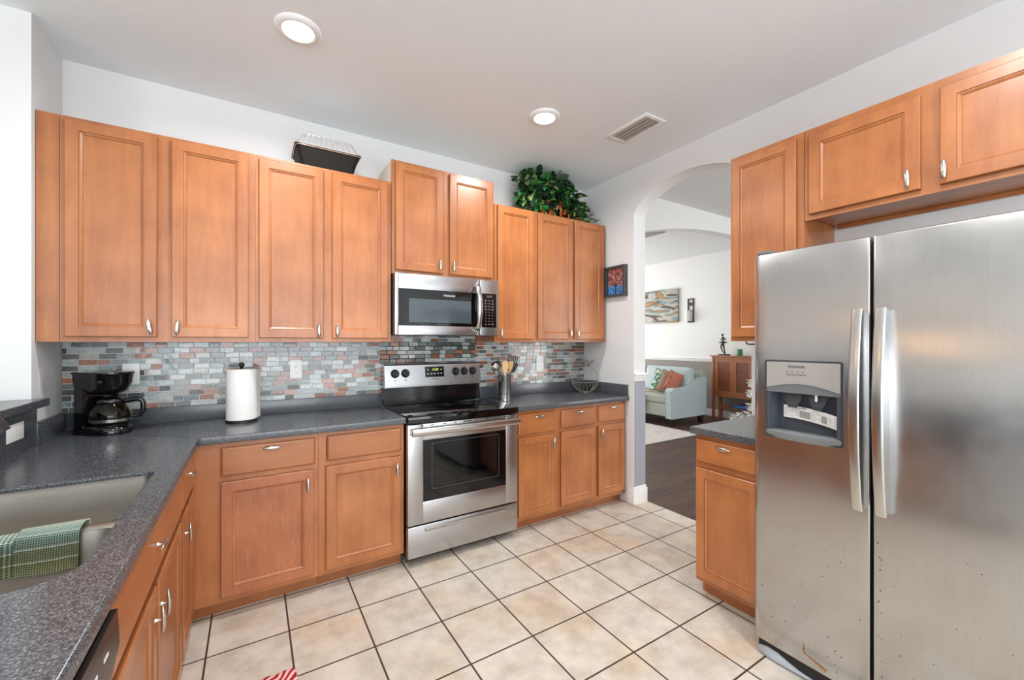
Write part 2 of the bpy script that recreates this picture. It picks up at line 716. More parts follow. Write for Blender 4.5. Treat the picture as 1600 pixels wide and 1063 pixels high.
# header wall with the wide shallow arch between hall and living room
poly = [(RW2, 0), (2.95, 0), (2.95, 2.38)]
for k in range(1, 40):
    x = 2.95 + (6.45 - 2.95) * k / 40
    poly.append((x, 2.64 - (x - 4.7) ** 2 / 11.8))
poly += [(6.45, 2.38), (6.45, 0), (7.25, 0), (7.25, 3.03), (RW2, 3.03)]
b = MB()
b.prism(poly, lambda a, c, t: (a, t, c), 2.78, 2.9)
struct('wall_hall', b, M['wall'], smooth=20)
struct('wall_far', MB().box(7.25, 7.37, -2, 8.5, 0, 3.03), M['twotone'])
struct('wall_partition', MB().box(RW2 - .1, RW2, 3.17, 8.5, 0, 3.03), M['wall']).name = 'wall_living'


def windowed(name, fn, u0, u1, z1, ou0, ou1, oz0, oz1, wn, m=None):
    """wall with an opening, window frame, mullions and a pane; fn(u, t, z) box mapper along the wall"""
    b = MB()
    fn(b, u0, ou0, 0, 1, 0, z1)
    fn(b, ou1, u1, 0, 1, 0, z1)
    fn(b, ou0, ou1, 0, 1, 0, oz0)
    fn(b, ou0, ou1, 0, 1, oz1, z1)
    struct(name, b, m or M['wall'])
    b = MB()
    fn(b, ou0, ou0 + .06, .3, .7, oz0, oz1)
    fn(b, ou1 - .06, ou1, .3, .7, oz0, oz1)
    fn(b, ou0, ou1, .3, .7, oz0, oz0 + .06)
    fn(b, ou0, ou1, .3, .7, oz1 - .06, oz1)
    n = 3
    for i in range(1, n):
        u = ou0 + (ou1 - ou0) * i / n
        fn(b, u - .03, u + .03, .3, .7, oz0, oz1)
    fr = struct(wn, b, M['white'])
    return fr


windowed('wall_rear', lambda b, a, c, t0, t1, z0, z1: b.box(a, c, -4.12 + .12 * t0, -4.12 + .12 * t1, z0, z1), -5, RW2, CEIL, -1.8, 2.2, .2, 2.4, 'window_1')
windowed('wall_side', lambda b, a, c, t0, t1, z0, z1: b.box(-5.12 + .12 * t0, -5.12 + .12 * t1, a, c, z0, z1), -4, BACK, CEIL, -3.6, -1.1, .4, 2.4, 'added_window_2')  # unseen window added around the side fill, clear of refrigerator reflections
windowed('wall_living_end', lambda b, a, c, t0, t1, z0, z1: b.box(a, c, 8.62 - .12 * t0, 8.62 - .12 * t1, z0, z1), RW2, 7.25, 3.03, 3.4, 6.8, .3, 2.7, 'added_window_3')  # window out of view, added for the living room fill
windowed('wall_hall_end', lambda b, a, c, t0, t1, z0, z1: b.box(a, c, -2.12 + .12 * t0, -2.12 + .12 * t1, z0, z1), RW2, 7.25, CEIL, 3.5, 6.7, .3, 2.4, 'added_window_4')  # added hall window, never in view, goes with its fill light

# warm globe pendant of the open room left of the bar (seen reflected in the refrigerator)
pd = thing('pendant_lamp', (-3.0, 1.55, CEIL), 'warm globe pendant lamp hanging in the open room behind the bar', 'lamp')
MB().tube([(-3.0, 1.55, CEIL), (-3.0, 1.55, 2.5), (-3.0, 1.55, 2.3)], .006, 8).build('cord', M['blackm'], pd)
b = MB().lathe([(.01, 2.0), (.10, 2.03), (.16, 2.12), (.16, 2.18), (.10, 2.27), (.03, 2.30)], (-3.0, 1.55, 0), 24)
b.build('globe', mat('warm_glass', (255, 196, 130), .4, emis=12), pd)

# trims
b = MB()


def rail(b, fn):
    # chair-rail profile in (depth, z)
    prof = [(0, 1.035), (.008, 1.037), (.010, 1.055), (.018, 1.062), (.020, 1.080), (.028, 1.088), (.028, 1.100), (0, 1.104)]
    return prof


prof = rail(None, None)
b.prism([(7.25 - d, z - .03) for d, z in prof], lambda a, c, t: (a, t, c), 2.9, 8.5)
struct('trim_2', b, M['white'])
b = MB()
b.prism([(7.25 - d, z - .03) for d, z in prof], lambda a, c, t: (a, t, c), -2, 2.78)
struct('trim_3', b, M['white'])
b = MB().box(7.232, 7.25, 2.9, 8.5, 0, .13, .004)
struct('baseboard_far', b, M['white'])
# arch jamb: rail, painted lower face, baseboard wrapping the end of the wall
b = MB()
b.prism([(AY1 - d, z + .005) for d, z in prof], lambda a, c, t: (t, a, c), RW - .0, RW2 + .012)
struct('trim_4', b, M['white'])
struct('trim_5', MB().box(RW + .006, RW2 + .001, AY1 - .002, AY1, .15, 1.045), mat('lavender_grey_paint', (158, 160, 172), 0.6))
b = MB()


def bboard(b, x0, x1, y0, y1):
    b.box(x0, x1, y0, y1, 0, .125, .003)
    b.box(x0 + .004 * (x0 < x1), x1 - .004, y0 + .004, y1, .125, .147, .004)


b.box(RW - .014, RW2 + .014, AY1 - .014, AY1, 0, .125, .003)
b.box(RW - .008, RW2 + .008, AY1 - .008, AY1, .125, .145, .003)
b.box(RW - .014, RW, AY1, AY1 + .055, 0, .125, .002)
b.box(RW - .008, RW, AY1, AY1 + .05, .125, .145, .002)
b.box(RW2, RW2 + .014, AY1, 2.78, 0, .125, .003)
struct('baseboard_right', b, M['white'])
b = MB()
b.box(RW2, RW2 + .014, -2, AY0, 0, .13, .003)
b.box(RW - .014, RW2 + .014, AY0, AY0 + .014, 0, .13, .003)
struct('baseboard_hall', b, M['white'])

# ---------------------------------------------------------------- glass mosaic splash (one tiled surface)
splash = thing('backsplash', (0.9, 3.045, 1.0), 'glass mosaic backsplash of small brick tiles on the kitchen wall', 'backsplash')
ROW = 0.0309
b = MB()
b.box(-.833, 2.723, 3.040, 3.0495, 1.004, 1.374)
b.box(.775, 1.545, 3.040, 3.0495, .94, 1.45)
b.build('grout', M['grout'], splash, smooth=0)
b = MB()


def mtile(x0, x1, z0, z1):
    e = .0012
    yb, yf = 3.0405, 3.0345
    tx = random.uniform(-.0004, .0004)
    tz = random.uniform(-.0004, .0004)
    vs = [(x0, yb, z0), (x1, yb, z0), (x1, yb, z1), (x0, yb, z1), (x0, yf + e, z0), (x1, yf + e, z0), (x1, yf + e, z1), (x0, yf + e, z1),
          (x0 + e, yf + tx + tz, z0 + e), (x1 - e, yf - tx + tz, z0 + e), (x1 - e, yf - tx - tz, z1 - e), (x0 + e, yf + tx - tz, z1 - e)]
    fs = [(0, 1, 5, 4), (1, 2, 6, 5), (2, 3, 7, 6), (3, 0, 4, 7), (4, 5, 9, 8), (5, 6, 10, 9), (6, 7, 11, 10), (7, 4, 8, 11), (8, 9, 10, 11)]
    b.add(vs, fs)


for r in range(-2, 15):
    z0 = 1.004 + r * ROW
    z1 = z0 + ROW - .0034
    xa, xb = (-.832, 2.722)
    if r < 0 or r >= 12:
        xa, xb = .777, 1.543
    if z1 > 1.374 and r < 12:
        z1 = 1.374
    x = xa - random.uniform(0, .05) - (.03 if r % 2 else 0)
    while x < xb:
        w = random.choice((.072, .072, .072, .072, .05))
        x0, x1 = max(x, xa), min(x + w - .0034, xb)
        if x1 - x0 > .008:
            mtile(x0, x1, z0, z1)
        x += w
b.build('mosaic_tiles', M['mosaic'], splash, smooth=0)

# ---------------------------------------------------------------- cabinetry


class Face:
    """a cabinet front plane: N faces the room from the back wall, L from the left run, R from the right run"""

    def __init__(s, kind, f):
        s.k, s.f = kind, f

    def p(s, u, w, z):
        if s.k == 'N':
            return (u, s.f - w, z)
        if s.k == 'L':
            return (s.f + w, u, z)
        return (s.f - w, u, z)

    def box(s, b, u0, u1, w0, w1, z0, z1, bev=0):
        p, q = s.p(u0, w0, z0), s.p(u1, w1, z1)
        b.box(p[0], q[0], p[1], q[1], p[2], q[2], bev)

    def grainh(s):
        return M['woodh'] if s.k == 'N' else M['woody']


def rings_panel(F, b, u0, u1, z0, z1, prof, shade_lines=()):
    rings = []
    for d, w in prof:
        rings.append([F.p(u0 + d, w, z0 + d), F.p(u1 - d, w, z0 + d), F.p(u1 - d, w, z1 - d), F.p(u0 + d, w, z1 - d)])
    for i in range(len(rings) - 1):
        b.cur = 1 if i in shade_lines else 0
        b.loft([rings[i], rings[i + 1]], cap0=(i == 0), cap1=False)
    b.cur = 0
    b.add(rings[-1], [(0, 1, 2, 3)])


def handle(F, parent, u, z, horiz=False, tilt=0, w0=.02):
    b = MB()
    L = .041
    n = 13
    rings = []
    ca, sa = math.cos(tilt), math.sin(tilt)
    for i in range(n):
        s_ = -1 + 2 * i / (n - 1)
        s2 = max(-.995, min(.995, s_))
        r = .0098 * math.sqrt(1 - s2 * s2) * (1.0 if abs(s_) > .12 else .93)
        th = r * .55 + .0006
        ww = w0 + .019 - .003 * s_ * s_
        ring = []
        for k in range(10):
            a = 2 * PI * k / 10
            across = r * math.cos(a)
            al = s_ * L
            # rotate in plane
            du = across * ca - al * sa
            dz = across * sa + al * ca
            if horiz:
                du, dz = dz, du
            ring.append(F.p(u + du, ww + th * math.sin(a), z + dz))
        rings.append(ring)
    b.loft(rings)
    p0, p1 = F.p(u, w0 - .001, z), F.p(u, w0 + .018, z)
    b.tube([p0, ((p0[0] + p1[0]) / 2, (p0[1] + p1[1]) / 2, p0[2]), p1], [.0065, .004, .0055], 8)
    o = b.build('handle', M['chrome'], parent, smooth=60)
    o['label'] = 'oval satin nickel handle'
    return o


DOORP = [(0, .0008), (0, .0165), (.0035, .020), (.0480, .020), (.0492, .0160), (.0530, .0155), (.0610, .0105), (.0620, .0085), (.0640, .0085)]
DRAWP = [(0, .0008), (0, .0125), (.003, .0165), (.009, .0195), (.0095, .0195)]


def door(F, root, u0, u1, z0, z1, hs=None, hz=None, tilt=0, m=None):
    b = MB()
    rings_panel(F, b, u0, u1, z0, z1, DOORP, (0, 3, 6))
    d = b.build('door', [m or M['wood'], M['shade_lines']], root, smooth=20, merge=True)
    if hs is not None:
        handle(F, d, hs, hz, False, tilt)
    return d


def drawer(F, root, u0, u1, z0, z1, h=None, m=None):
    b = MB()
    rings_panel(F, b, u0, u1, z0, z1, DRAWP)
    d = b.build('drawer', m or F.grainh(), root, smooth=20, merge=True)
    if h:
        handle(F, d, h[0], h[1], True, w0=.019)
    return d


def cabinet(name, label, F, u0, u1, z0, z1, depth, group, stiles=(), rails=(), toe=False, top=True, sidem=None, stw=.04, botrec=.0, endl=0.0, endr=0.0, boxdrop=0):
    """open carcass behind a face frame; stiles/rails are extra frame members"""
    c = F.p((u0 + u1) / 2, -depth / 2, 0)
    root = thing(name, (c[0], c[1], z0 if not toe else 0), label, 'cabinet', group)
    g = .0006
    u0 += g
    u1 -= g
    t = .016
    b = MB()
    F.box(b, u0, u0 + t, -.0192, -depth, z0 + botrec, z1)
    F.box(b, u1 - t, u1, -.0192, -depth, z0 + botrec, z1)
    F.box(b, u0 + t, u1 - t, -.0192, -depth, z0 + botrec, z0 + botrec + t)
    F.box(b, u0 + t, u1 - t, -depth + .006, -depth, z0 + botrec + t, z1)
    if top:
        F.box(b, u0 + t, u1 - t, -.0192, -depth, z1 - t, z1)
    b.build('carcass', sidem or M['wood'], root, smooth=0)
    b = MB()
    F.box(b, u0, u0 + stw, 0, -.019, z0, z1)
    F.box(b, u1 - stw, u1, 0, -.019, z0, z1)
    F.box(b, u0 + stw, u1 - stw, 0, -.019, z0, z0 + .035)
    F.box(b, u0 + stw, u1 - stw, 0, -.019, z1 - .04, z1)
    for s in stiles:
        F.box(b, s[0], s[1], 0, -.019, z0 + .035, z1 - .04)
    for r in rails:
        F.box(b, u0 + stw, u1 - stw, .0002, -.0188, r[0], r[1])
    b.build('face_frame', M['wood'], root, smooth=0)
    if toe:
        b = MB()
        F.box(b, u0, u1, -.062, -.078, 0, z0 - .0005)
        b.build('toe_kick', M['wooddark'], root, smooth=0)
    return root


FU = Face('N', 2.73)      # upper cabinet frame plane (doors stand proud)
GU = 'wall cabinets of the back wall'
DU = 0.318
ZT, ZB = 2.425, 1.374
c = cabinet('wall_cabinet', 'two door maple wall cabinet in the left corner above the coffee maker', FU, -.757, .012, ZB, ZT, DU, GU, stiles=[(-.42, -.345)])
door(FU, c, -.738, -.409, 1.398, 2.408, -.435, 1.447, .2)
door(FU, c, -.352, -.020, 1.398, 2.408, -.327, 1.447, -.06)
b = MB()
FU.box(b, -.832, -.7585, -.001, -.019, ZB, ZT)
b.build('filler_strip', M['wood'], c, smooth=0)
c = cabinet('wall_cabinet', 'two door maple wall cabinet above the paper towel roll, with foil trays on top', FU, .012, .768, ZB, ZT, DU, GU, stiles=[(.35, .42)])
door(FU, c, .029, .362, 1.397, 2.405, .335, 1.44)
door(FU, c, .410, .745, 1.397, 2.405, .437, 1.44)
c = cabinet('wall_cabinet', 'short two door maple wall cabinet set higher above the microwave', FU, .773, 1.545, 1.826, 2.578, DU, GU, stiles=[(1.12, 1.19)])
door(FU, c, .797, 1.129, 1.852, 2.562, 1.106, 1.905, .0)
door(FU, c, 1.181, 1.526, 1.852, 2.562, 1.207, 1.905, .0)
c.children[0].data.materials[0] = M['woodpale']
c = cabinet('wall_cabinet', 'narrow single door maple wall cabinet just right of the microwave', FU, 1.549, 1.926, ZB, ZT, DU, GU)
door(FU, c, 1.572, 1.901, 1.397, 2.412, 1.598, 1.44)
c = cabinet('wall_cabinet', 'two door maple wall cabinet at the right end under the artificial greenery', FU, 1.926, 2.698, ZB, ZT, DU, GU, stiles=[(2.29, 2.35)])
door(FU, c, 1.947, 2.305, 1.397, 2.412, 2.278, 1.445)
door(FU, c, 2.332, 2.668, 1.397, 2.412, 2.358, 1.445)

# base cabinets, back run
FN = Face('N', 2.51)
GB = 'base cabinets of the back wall'
DB = 0.532
BZ0, BZ1 = .078, .8755
c = cabinet('base_cabinet', 'worn corner base cabinet with scuffed door and one handled drawer', FN, -.2510, .307, BZ0, BZ1, DB, GB, rails=[(.66, .73)], toe=True, top=False, stw=.16)
drawer(FN, c, -.134, .290, .705, .848, (.085, .825))
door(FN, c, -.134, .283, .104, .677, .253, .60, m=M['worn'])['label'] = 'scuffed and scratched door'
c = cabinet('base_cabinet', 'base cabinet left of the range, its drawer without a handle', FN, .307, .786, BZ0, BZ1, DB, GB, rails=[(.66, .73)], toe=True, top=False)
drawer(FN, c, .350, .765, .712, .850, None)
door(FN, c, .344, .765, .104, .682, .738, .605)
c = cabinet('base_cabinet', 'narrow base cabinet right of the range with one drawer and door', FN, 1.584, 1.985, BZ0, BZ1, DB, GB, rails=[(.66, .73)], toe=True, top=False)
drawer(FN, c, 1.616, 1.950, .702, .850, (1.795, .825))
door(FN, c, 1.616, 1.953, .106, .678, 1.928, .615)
c = cabinet('base_cabinet', 'two door, two drawer base cabinet beside the archway', FN, 1.985, 2.722, BZ0, BZ1, DB, GB, stiles=[(2.34, 2.41)], rails=[(.66, .73)], toe=True, top=False)
drawer(FN, c, 2.010, 2.353, .710, .850, (2.19, .825))
drawer(FN, c, 2.395, 2.700, .715, .852, (2.555, .83))
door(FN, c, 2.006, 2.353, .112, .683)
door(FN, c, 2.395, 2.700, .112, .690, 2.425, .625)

# left run
FL = Face('L', -0.252)
GL = 'base cabinets of the sink run'
c = cabinet('base_cabinet', 'narrow sink run base cabinet against the inner corner, one drawer over one door', FL, 2.055, 2.508, BZ0, BZ1, .575, GL, rails=[(.66, .73)], toe=True, top=False)
drawer(FL, c, 2.085, 2.455, .705, .850, (2.27, .80))
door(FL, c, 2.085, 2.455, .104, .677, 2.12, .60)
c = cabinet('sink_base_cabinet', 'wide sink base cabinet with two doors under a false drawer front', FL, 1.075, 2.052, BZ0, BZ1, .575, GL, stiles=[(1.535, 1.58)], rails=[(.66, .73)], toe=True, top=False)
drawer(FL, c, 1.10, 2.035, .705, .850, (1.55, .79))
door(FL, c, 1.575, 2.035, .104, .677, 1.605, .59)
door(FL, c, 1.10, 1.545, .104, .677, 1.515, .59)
# dishwasher
dw = thing('dishwasher', (-.5, .765, 0), 'black panelled dishwasher at the near end of the sink run', 'dishwasher')
b = MB()
b.box(-.80, -.262, .468, 1.062, .10, .868)
b.box(-.72, -.35, .48, 1.05, 0, .10)
b.build('tub', M['blackm'], dw, smooth=0)
b = MB()
b.box(-.260, -.236, .470, 1.060, .11, .735, .006)
b.build('door', M['steel'], dw)
b = MB()
b.prism([(-.26, .738), (-.226, .738), (-.214, .80), (-.217, .868), (-.26, .868)], lambda a, z, t: (a, t, z), .468, 1.062)
cp = b.build('control_panel', mat('dark_brown_plastic', (30, 24, 24), .3), dw)
b = MB()
for i, y in enumerate((.56, .62, .68, .74, .80, .86, .92, .98)):
    b = MB()
    b.box(-.2165, -.2145, y - .012, y + .012, .823, .829)
    b.build('button', M['text_w'], cp, smooth=0)
    b = MB()
    b.box(-.2168, -.2150, y - .007, y + .005, .806, .811)
    b.build('indicator', M['text_w'], cp, smooth=0)

# worktops
wt = thing('worktop', (-.2, 2.6, .876), 'dark speckled grey laminate worktop running from the sink corner to the range', 'worktop')
e = .006
sink_hole = [(x, y) for x, y in rrect(-.70, -.297, 1.137, 1.935, [.03, .03, .08, .09])]
outline = [(-.831 + e, .12 + e), (-.222 - e, .12 + e), (-.222 - e, 2.452 - e), (-.208 - e, 2.466 + e), (.786 - e, 2.466 + e), (.786 - e, 3.0300), (-.831 + e, 3.0300)]
hole = rrect(-.70 - e, -.297 + e, 1.137 - e, 1.935 + e, [.03, .03, .08, .09])
slab(outline, [hole], .876, .914, e).build('top', M['counter'], wt)
b = MB()
b.box(-.812, .786, 3.030, 3.0495, .9145, 1.004, .003)
b.build('upstand', M['counter'], wt)
b = MB()
b.box(-.8345, -.815, JY, 3.0495, .9145, 1.012, .003)
b.box(-.8345, -.817, .12, JY, .9145, 1.083, .001)
b.build('side_upstand', M['counter'], wt)
b = MB()
dv = Vector((-.61, .584, 0)).normalized()
pv = Vector((-dv.y, dv.x, 0)) * .0009
p0, p1 = Vector((-.226, 2.47, .9141)), Vector((-.812, 3.028, .9141))
b.add([p0 - pv, p0 + pv, p1 + pv, p1 - pv, p0 - pv + Vector((0, 0, .0003)), p0 + pv + Vector((0, 0, .0003)), p1 + pv + Vector((0, 0, .0003)), p1 - pv + Vector((0, 0, .0003))],
      [(0, 1, 2, 3), (4, 5, 6, 7), (0, 1, 5, 4), (1, 2, 6, 5), (2, 3, 7, 6), (3, 0, 4, 7)])
b.build('seam', M['text_k'], wt, smooth=0)
wt = thing('worktop', (2.15, 2.75, .876), 'short dark grey laminate worktop between range and archway wall', 'worktop')
slab([(1.584 + e, 2.466 + e), (2.7235 - e + .012, 2.466 + e), (2.7235 - e + .012, 2.47), (2.7245 - e, 2.475), (2.7245 - e, 3.03), (1.584 + e, 3.03)], [], .876, .914, e).build('top', M['counter'], wt)
b = MB()
b.box(1.584, 2.7245, 3.030, 3.0495, .9145, 1.004, .003)
b.build('upstand', M['counter'], wt)
b = MB()
b.box(2.705, 2.7245, 2.475, 3.030, .9145, 1.008, .003)
b.build('side_upstand', M['counter'], wt)
wt = thing('worktop', (2.37, 1.21, .876), 'small dark laminate worktop left of the refrigerator', 'worktop')
slab([(2.022 + e, 1.005 + e), (2.724 - e, 1.005 + e), (2.724 - e, 1.402 - e), (2.022 + e, 1.402 - e)], [], .876, .914, e).build('top', M['counter'], wt)
# bar ledge
tag(slab([(-1.16, .1), (-.785 - e, .1), (-.785 - e, 2.725 - e), (-.829, 2.725 - e), (-.829, 2.690), (-1.16, 2.690)], [], 1.0835, 1.119, .005).build('bar_ledge', M['counter']),
    'raised dark laminate bar ledge along the left edge above the sink worktop', 'ledge')

# right run
FR = Face('R', 2.052)
c = cabinet('base_cabinet', 'single drawer base cabinet left of the refrigerator', FR, 1.012, 1.385, .085, .8755, .66, None, rails=[(.66, .73)], toe=True, top=False)
drawer(FR, c, 1.035, 1.374, .732, .852, (1.215, .828))
door(FR, c, 1.035, 1.374, .112, .698)
FRU = Face('R', 2.37)
GR = 'wall cabinets of the refrigerator wall'
c = cabinet('wall_cabinet', 'tall narrow wall cabinet left of the refrigerator', FRU, .995, 1.376, 1.378, 2.44, .352, GR)
door(FRU, c, 1.026, 1.362, 1.402, 2.418)
c = cabinet('wall_cabinet', 'wide two door wall cabinet hanging above the refrigerator', FRU, .055, .993, 1.985, 2.44, .352, GR, stiles=[(.495, .565)], botrec=.022, stw=.03)
door(FRU, c, .560, .970, 2.010, 2.402, .597, 2.062)
door(FRU, c, .085, .503, 2.010, 2.402, .488, 2.064)
b = MB()
FRU.box(b, .075, .974, -.330, -.348, 1.987, 2.006)
b.build('back_rail', M['woodh'], c, smooth=0)

# ---------------------------------------------------------------- range
rg = thing('range', (1.185, 2.75, 0), 'stainless steel electric range with black glass cooktop', 'stove')
RX0, RX1 = .793, 1.577
b = MB()
b.box(RX0 + .004, RX1 - .004, 2.50, 3.02, .045, .872)
for x in (RX0 + .05, RX1 - .05):
    for y in (2.56, 2.95):
        b.lathe([(.018, 0), (.018, .045)], (x, y, 0), 12)
b.build('body', M['blackm'], rg, smooth=0)
b = MB()
b.box(RX0, RX1, 2.45, 2.499, .055, .246, .005)
# recessed pull along the top of the drawer
dr = b.build('drawer', M['steel'], rg)
b = MB()
b.prism([(2.4495, .203), (2.4495, .229), (2.438, .226), (2.437, .2205), (2.4455, .206)], lambda a, z, t: (t, a, z), .90, 1.475)
b.build('handle', M['chrome'], dr, smooth=20)
b = MB()
wx0, wx1, wz0, wz1 = .889, 1.484, .388, .768
b.box(RX0, wx0, 2.45, 2.499, .255, .868, .003)
b.box(wx1, RX1, 2.45, 2.499, .255, .868, .003)
b.box(wx0 - .001, wx1 + .001, 2.4502, 2.499, .255, wz0, .003)
b.box(wx0 - .001, wx1 + .001, 2.4502, 2.499, wz1, .868, .003)
od = b.build('oven_door', M['steel'], rg, smooth=20)
b = MB().box(wx0 - .001, wx1 + .001, 2.4535, 2.470, wz0 - .001, wz1 + .001)
gl = b.build('oven_window', M['glassblk'], od, smooth=0)
b = MB()
r0 = [(x, z) for x, z in rrect(.945, 1.43, .455, .745, .012, 4)]
r1 = [(x, z) for x, z in rrect(.949, 1.426, .459, .741, .012, 4)]
b.loft([[(x, 2.4533, z) for x, z in r0], [(x, 2.4527, z) for x, z in r0], [(x, 2.4527, z) for x, z in r1], [(x, 2.4533, z) for x, z in r1]], cap0=False, cap1=False)
b.build('window_border', M['greyd'], od, smooth=0)
b = MB()
b.loft([[(x, 2.401 + .013 * math.cos(a) * 1.0, .828 + .023 * math.sin(a)) for a in [2 * PI * k / 16 for k in range(16)]] for x in (RX0 + .012, RX0 + .016, RX1 - .016, RX1 - .012)])
for x in (RX0 + .03, RX1 - .03):
    b.box(x - .014, x + .014, 2.405, 2.451, .818, .838, .004)
b.build('handle', M['chrome'], od, smooth=50)
b = MB()
for x, w in ((.875, .02), (.93, .03), (1.02, .02), (1.10, .012), (1.16, .06), (1.24, .02), (1.33, .012), (1.40, .012), (1.47, .03), (1.52, .03)):
    b = MB()
    b.box(x, x + w, 2.4488, 2.4502, .8555, .8605)
    b.build('vent_slot', M['blackm'], od, smooth=0)
b = MB()
b.box(RX0 - .002, RX1 + .002, 2.437, 2.965, .874, .919, .007)
ct = b.build('cooktop', M['glassblk'], rg, smooth=40)
for cx, cy_, r in ((1.0, 2.60, .105), (1.39, 2.60, .085), (1.0, 2.85, .075), (1.39, 2.85, .10), (1.19, 2.80, .05)):
    b = MB()
    for rr in ((r, r - .0018), (r * .68, r * .68 - .0013)):
        b.loft([[(cx + q * math.cos(a), cy_ + q * math.sin(a), z) for a in [2 * PI * k / 48 for k in range(48)]] for q, z in ((rr[0], .9188), (rr[0], .9194), (rr[1], .9194), (rr[1], .9188))], cap0=False, cap1=False)
    b.build('burner_ring', M['ring'], ct, smooth=0)
BX0, BX1 = .788, 1.545
b = MB()
b.prism([(2.962, .9195), (3.028, .9195), (3.028, 1.045), (2.965, 1.045)], lambda a, z, t: (t, a, z), BX0, BX1)
b.build('backguard_base', M['black'], rg, smooth=0)
b = MB()
b.prism([(2.952, 1.042), (2.944, 1.046), (2.943, 1.064), (2.965, 1.204), (2.972, 1.212), (3.026, 1.212), (3.026, 1.042)], lambda a, z, t: (t, a, z), BX0, BX1)
bg = b.build('backguard', M['steel'], rg, smooth=25)
tl = math.atan2(.022, .14)
Wd = Vector((0, -math.cos(tl), math.sin(tl)))
Ud = Vector((0, math.sin(tl), math.cos(tl)))
Xd = Vector((1, 0, 0))


def onbg(x, z, w=0):
    return Vector((x, 2.943 + (z - 1.064) * .022 / .14, z)) + Wd * w


RM = Matrix((Xd, Ud, -Wd)).transposed()   # local: x, up, in


for x in (.862, .938, 1.333, 1.405, 1.478):
    b = MB()
    Mk = Matrix((Xd, Ud, Xd.cross(Ud))).transposed()
    if Mk.col[2].dot(Wd) < 0:
        Mk = Matrix((-Xd, Ud, Wd)).transposed()
    b.lathe([(.031, 0), (.031, .003), (.026, .006), (.024, .018), (.021, .021)], onbg(x, 1.146), 24, Mk)
    b.obox(onbg(x, 1.146, .024), (.009, .046, .010), Mk, .003)
    k = b.build('knob', M['blackm'], rg, smooth=40)
b = MB()
b.obox(onbg(1.162, 1.150, .001), (.150, .078, .004), Matrix((Xd, Ud, -Wd)).transposed().to_3x3(), .001)
dp = b.build('display_panel', M['black'], rg, smooth=0)
disp = mat('display_green', (196, 214, 90), 0.4, emis=1.2)
text('12:03', .024, frameM(onbg(1.166, 1.166, .0032), Xd, Ud), disp, 'clock_digits', dp)
b = MB()
for x, z in ((1.108, 1.166), (1.108, 1.135), (1.135, 1.135), (1.160, 1.135), (1.187, 1.137), (1.214, 1.166), (1.214, 1.137)):
    b = MB()
    b.obox(onbg(x, z, .0032), (.013, .006, .001), Matrix((Xd, Ud, -Wd)).transposed().to_3x3())
    b.build('button', M['text_w'], dp, smooth=0)
text('FRIGIDAIRE', .0125, frameM(onbg(1.165, 1.096, .0006), Xd, Ud), M['text_k'], 'logo', rg)
b = MB()
for x in (1.333, 1.405, 1.478, .862, .938):
    b = MB()
    b.obox(onbg(x, 1.098, .0004), (.014, .0045, .0006), Matrix((Xd, Ud, -Wd)).transposed().to_3x3())
    b.build('knob_mark', M['text_k'], rg, smooth=0)

# ---------------------------------------------------------------- microwave
mw = thing('microwave', (1.15, 2.85, 1.42), 'stainless steel over the range microwave with curved handle', 'microwave')
MX0, MX1, MZ0, MZ1 = .776, 1.541, 1.421, 1.8245
b = MB().box(MX0, MX1, 2.703, 3.03, MZ0, MZ1, .003)
b.build('body', mat('dark_casing', (48, 48, 50), .4), mw, smooth=0)
b = MB()
sx = 1.392
gx0, gx1, gz0, gz1 = .800, 1.372, 1.482, 1.724
b.box(MX0, gx0, 2.66, 2.702, MZ0, MZ1, .003)
b.box(gx1, sx - .0008, 2.66, 2.702, MZ0, MZ1, .002)
b.box(gx0 - .001, gx1 + .001, 2.6602, 2.702, MZ0, gz0, .003)
b.box(gx0 - .001, gx1 + .001, 2.6602, 2.702, gz1, MZ1, .003)
md = b.build('door', M['steel'], mw, smooth=20)
b = MB().box(gx0 - .001, gx1 + .001, 2.6625, 2.675, gz0 - .001, gz1 + .001)
b.build('door_glass', M['glassblk'], md, smooth=0)
b = MB().box(.868, 1.322, 2.6618, 2.6626, 1.505, 1.662)
b.build('window_screen', mat('window_screen', (66, 76, 82), .09, coat=.3), md, smooth=0)
text('FRIGIDAIRE', .017, frameM((1.155, 2.6620, 1.692), (1, 0, 0), (0, 0, 1)), M['text_w'], 'logo', md)
b = MB()
rings = []
for i in range(17):
    t = i / 16
    z = 1.452 + (1.788 - 1.452) * t
    y = 2.652 - .052 * math.sin(PI * t) ** .7
    rings.append([(1.365 + .018 * math.cos(a), y + .010 * math.sin(a), z) for a in [2 * PI * k / 12 for k in range(12)]])
b.loft(rings)
for z in (1.458, 1.782):
    b.box(1.352, 1.378, 2.642, 2.6605, z - .012, z + .012, .003)
b.build('handle', M['chrome'], md, smooth=60)
b = MB()
b.box(sx + .0008, MX1, 2.66, 2.702, MZ0, MZ1, .003)
cp = b.build('control_panel', M['steel'], mw, smooth=20)
b = MB().box(1.404, 1.527, 2.6585, 2.662, 1.480, 1.727, .001)
kp = b.build('keypad', M['black'], cp, smooth=0)
b = MB()
for r in range(9):
    for q in range(3):
        x = 1.438 + q * .028
        z = 1.675 - r * .0215
        w = (.016, .010, .019)[q] if r < 4 or r > 7 else .006
        b = MB()
        b.box(x - w * .4, x + w * .4, 2.6579, 2.6586, z - .0025, z + .0025)
        b.build('button', M['text_g'], kp, smooth=0)
text('12:03', .02, frameM((1.466, 2.6580, 1.706), (1, 0, 0), (0, 0, 1)), mat('display_dim', (140, 150, 150), .5), 'clock_digits', kp)

# ---------------------------------------------------------------- sink, faucet, dish towel
sk = thing('sink', (-.5, 1.54, .67), 'double bowl stainless undermount sink in the left worktop', 'sink')


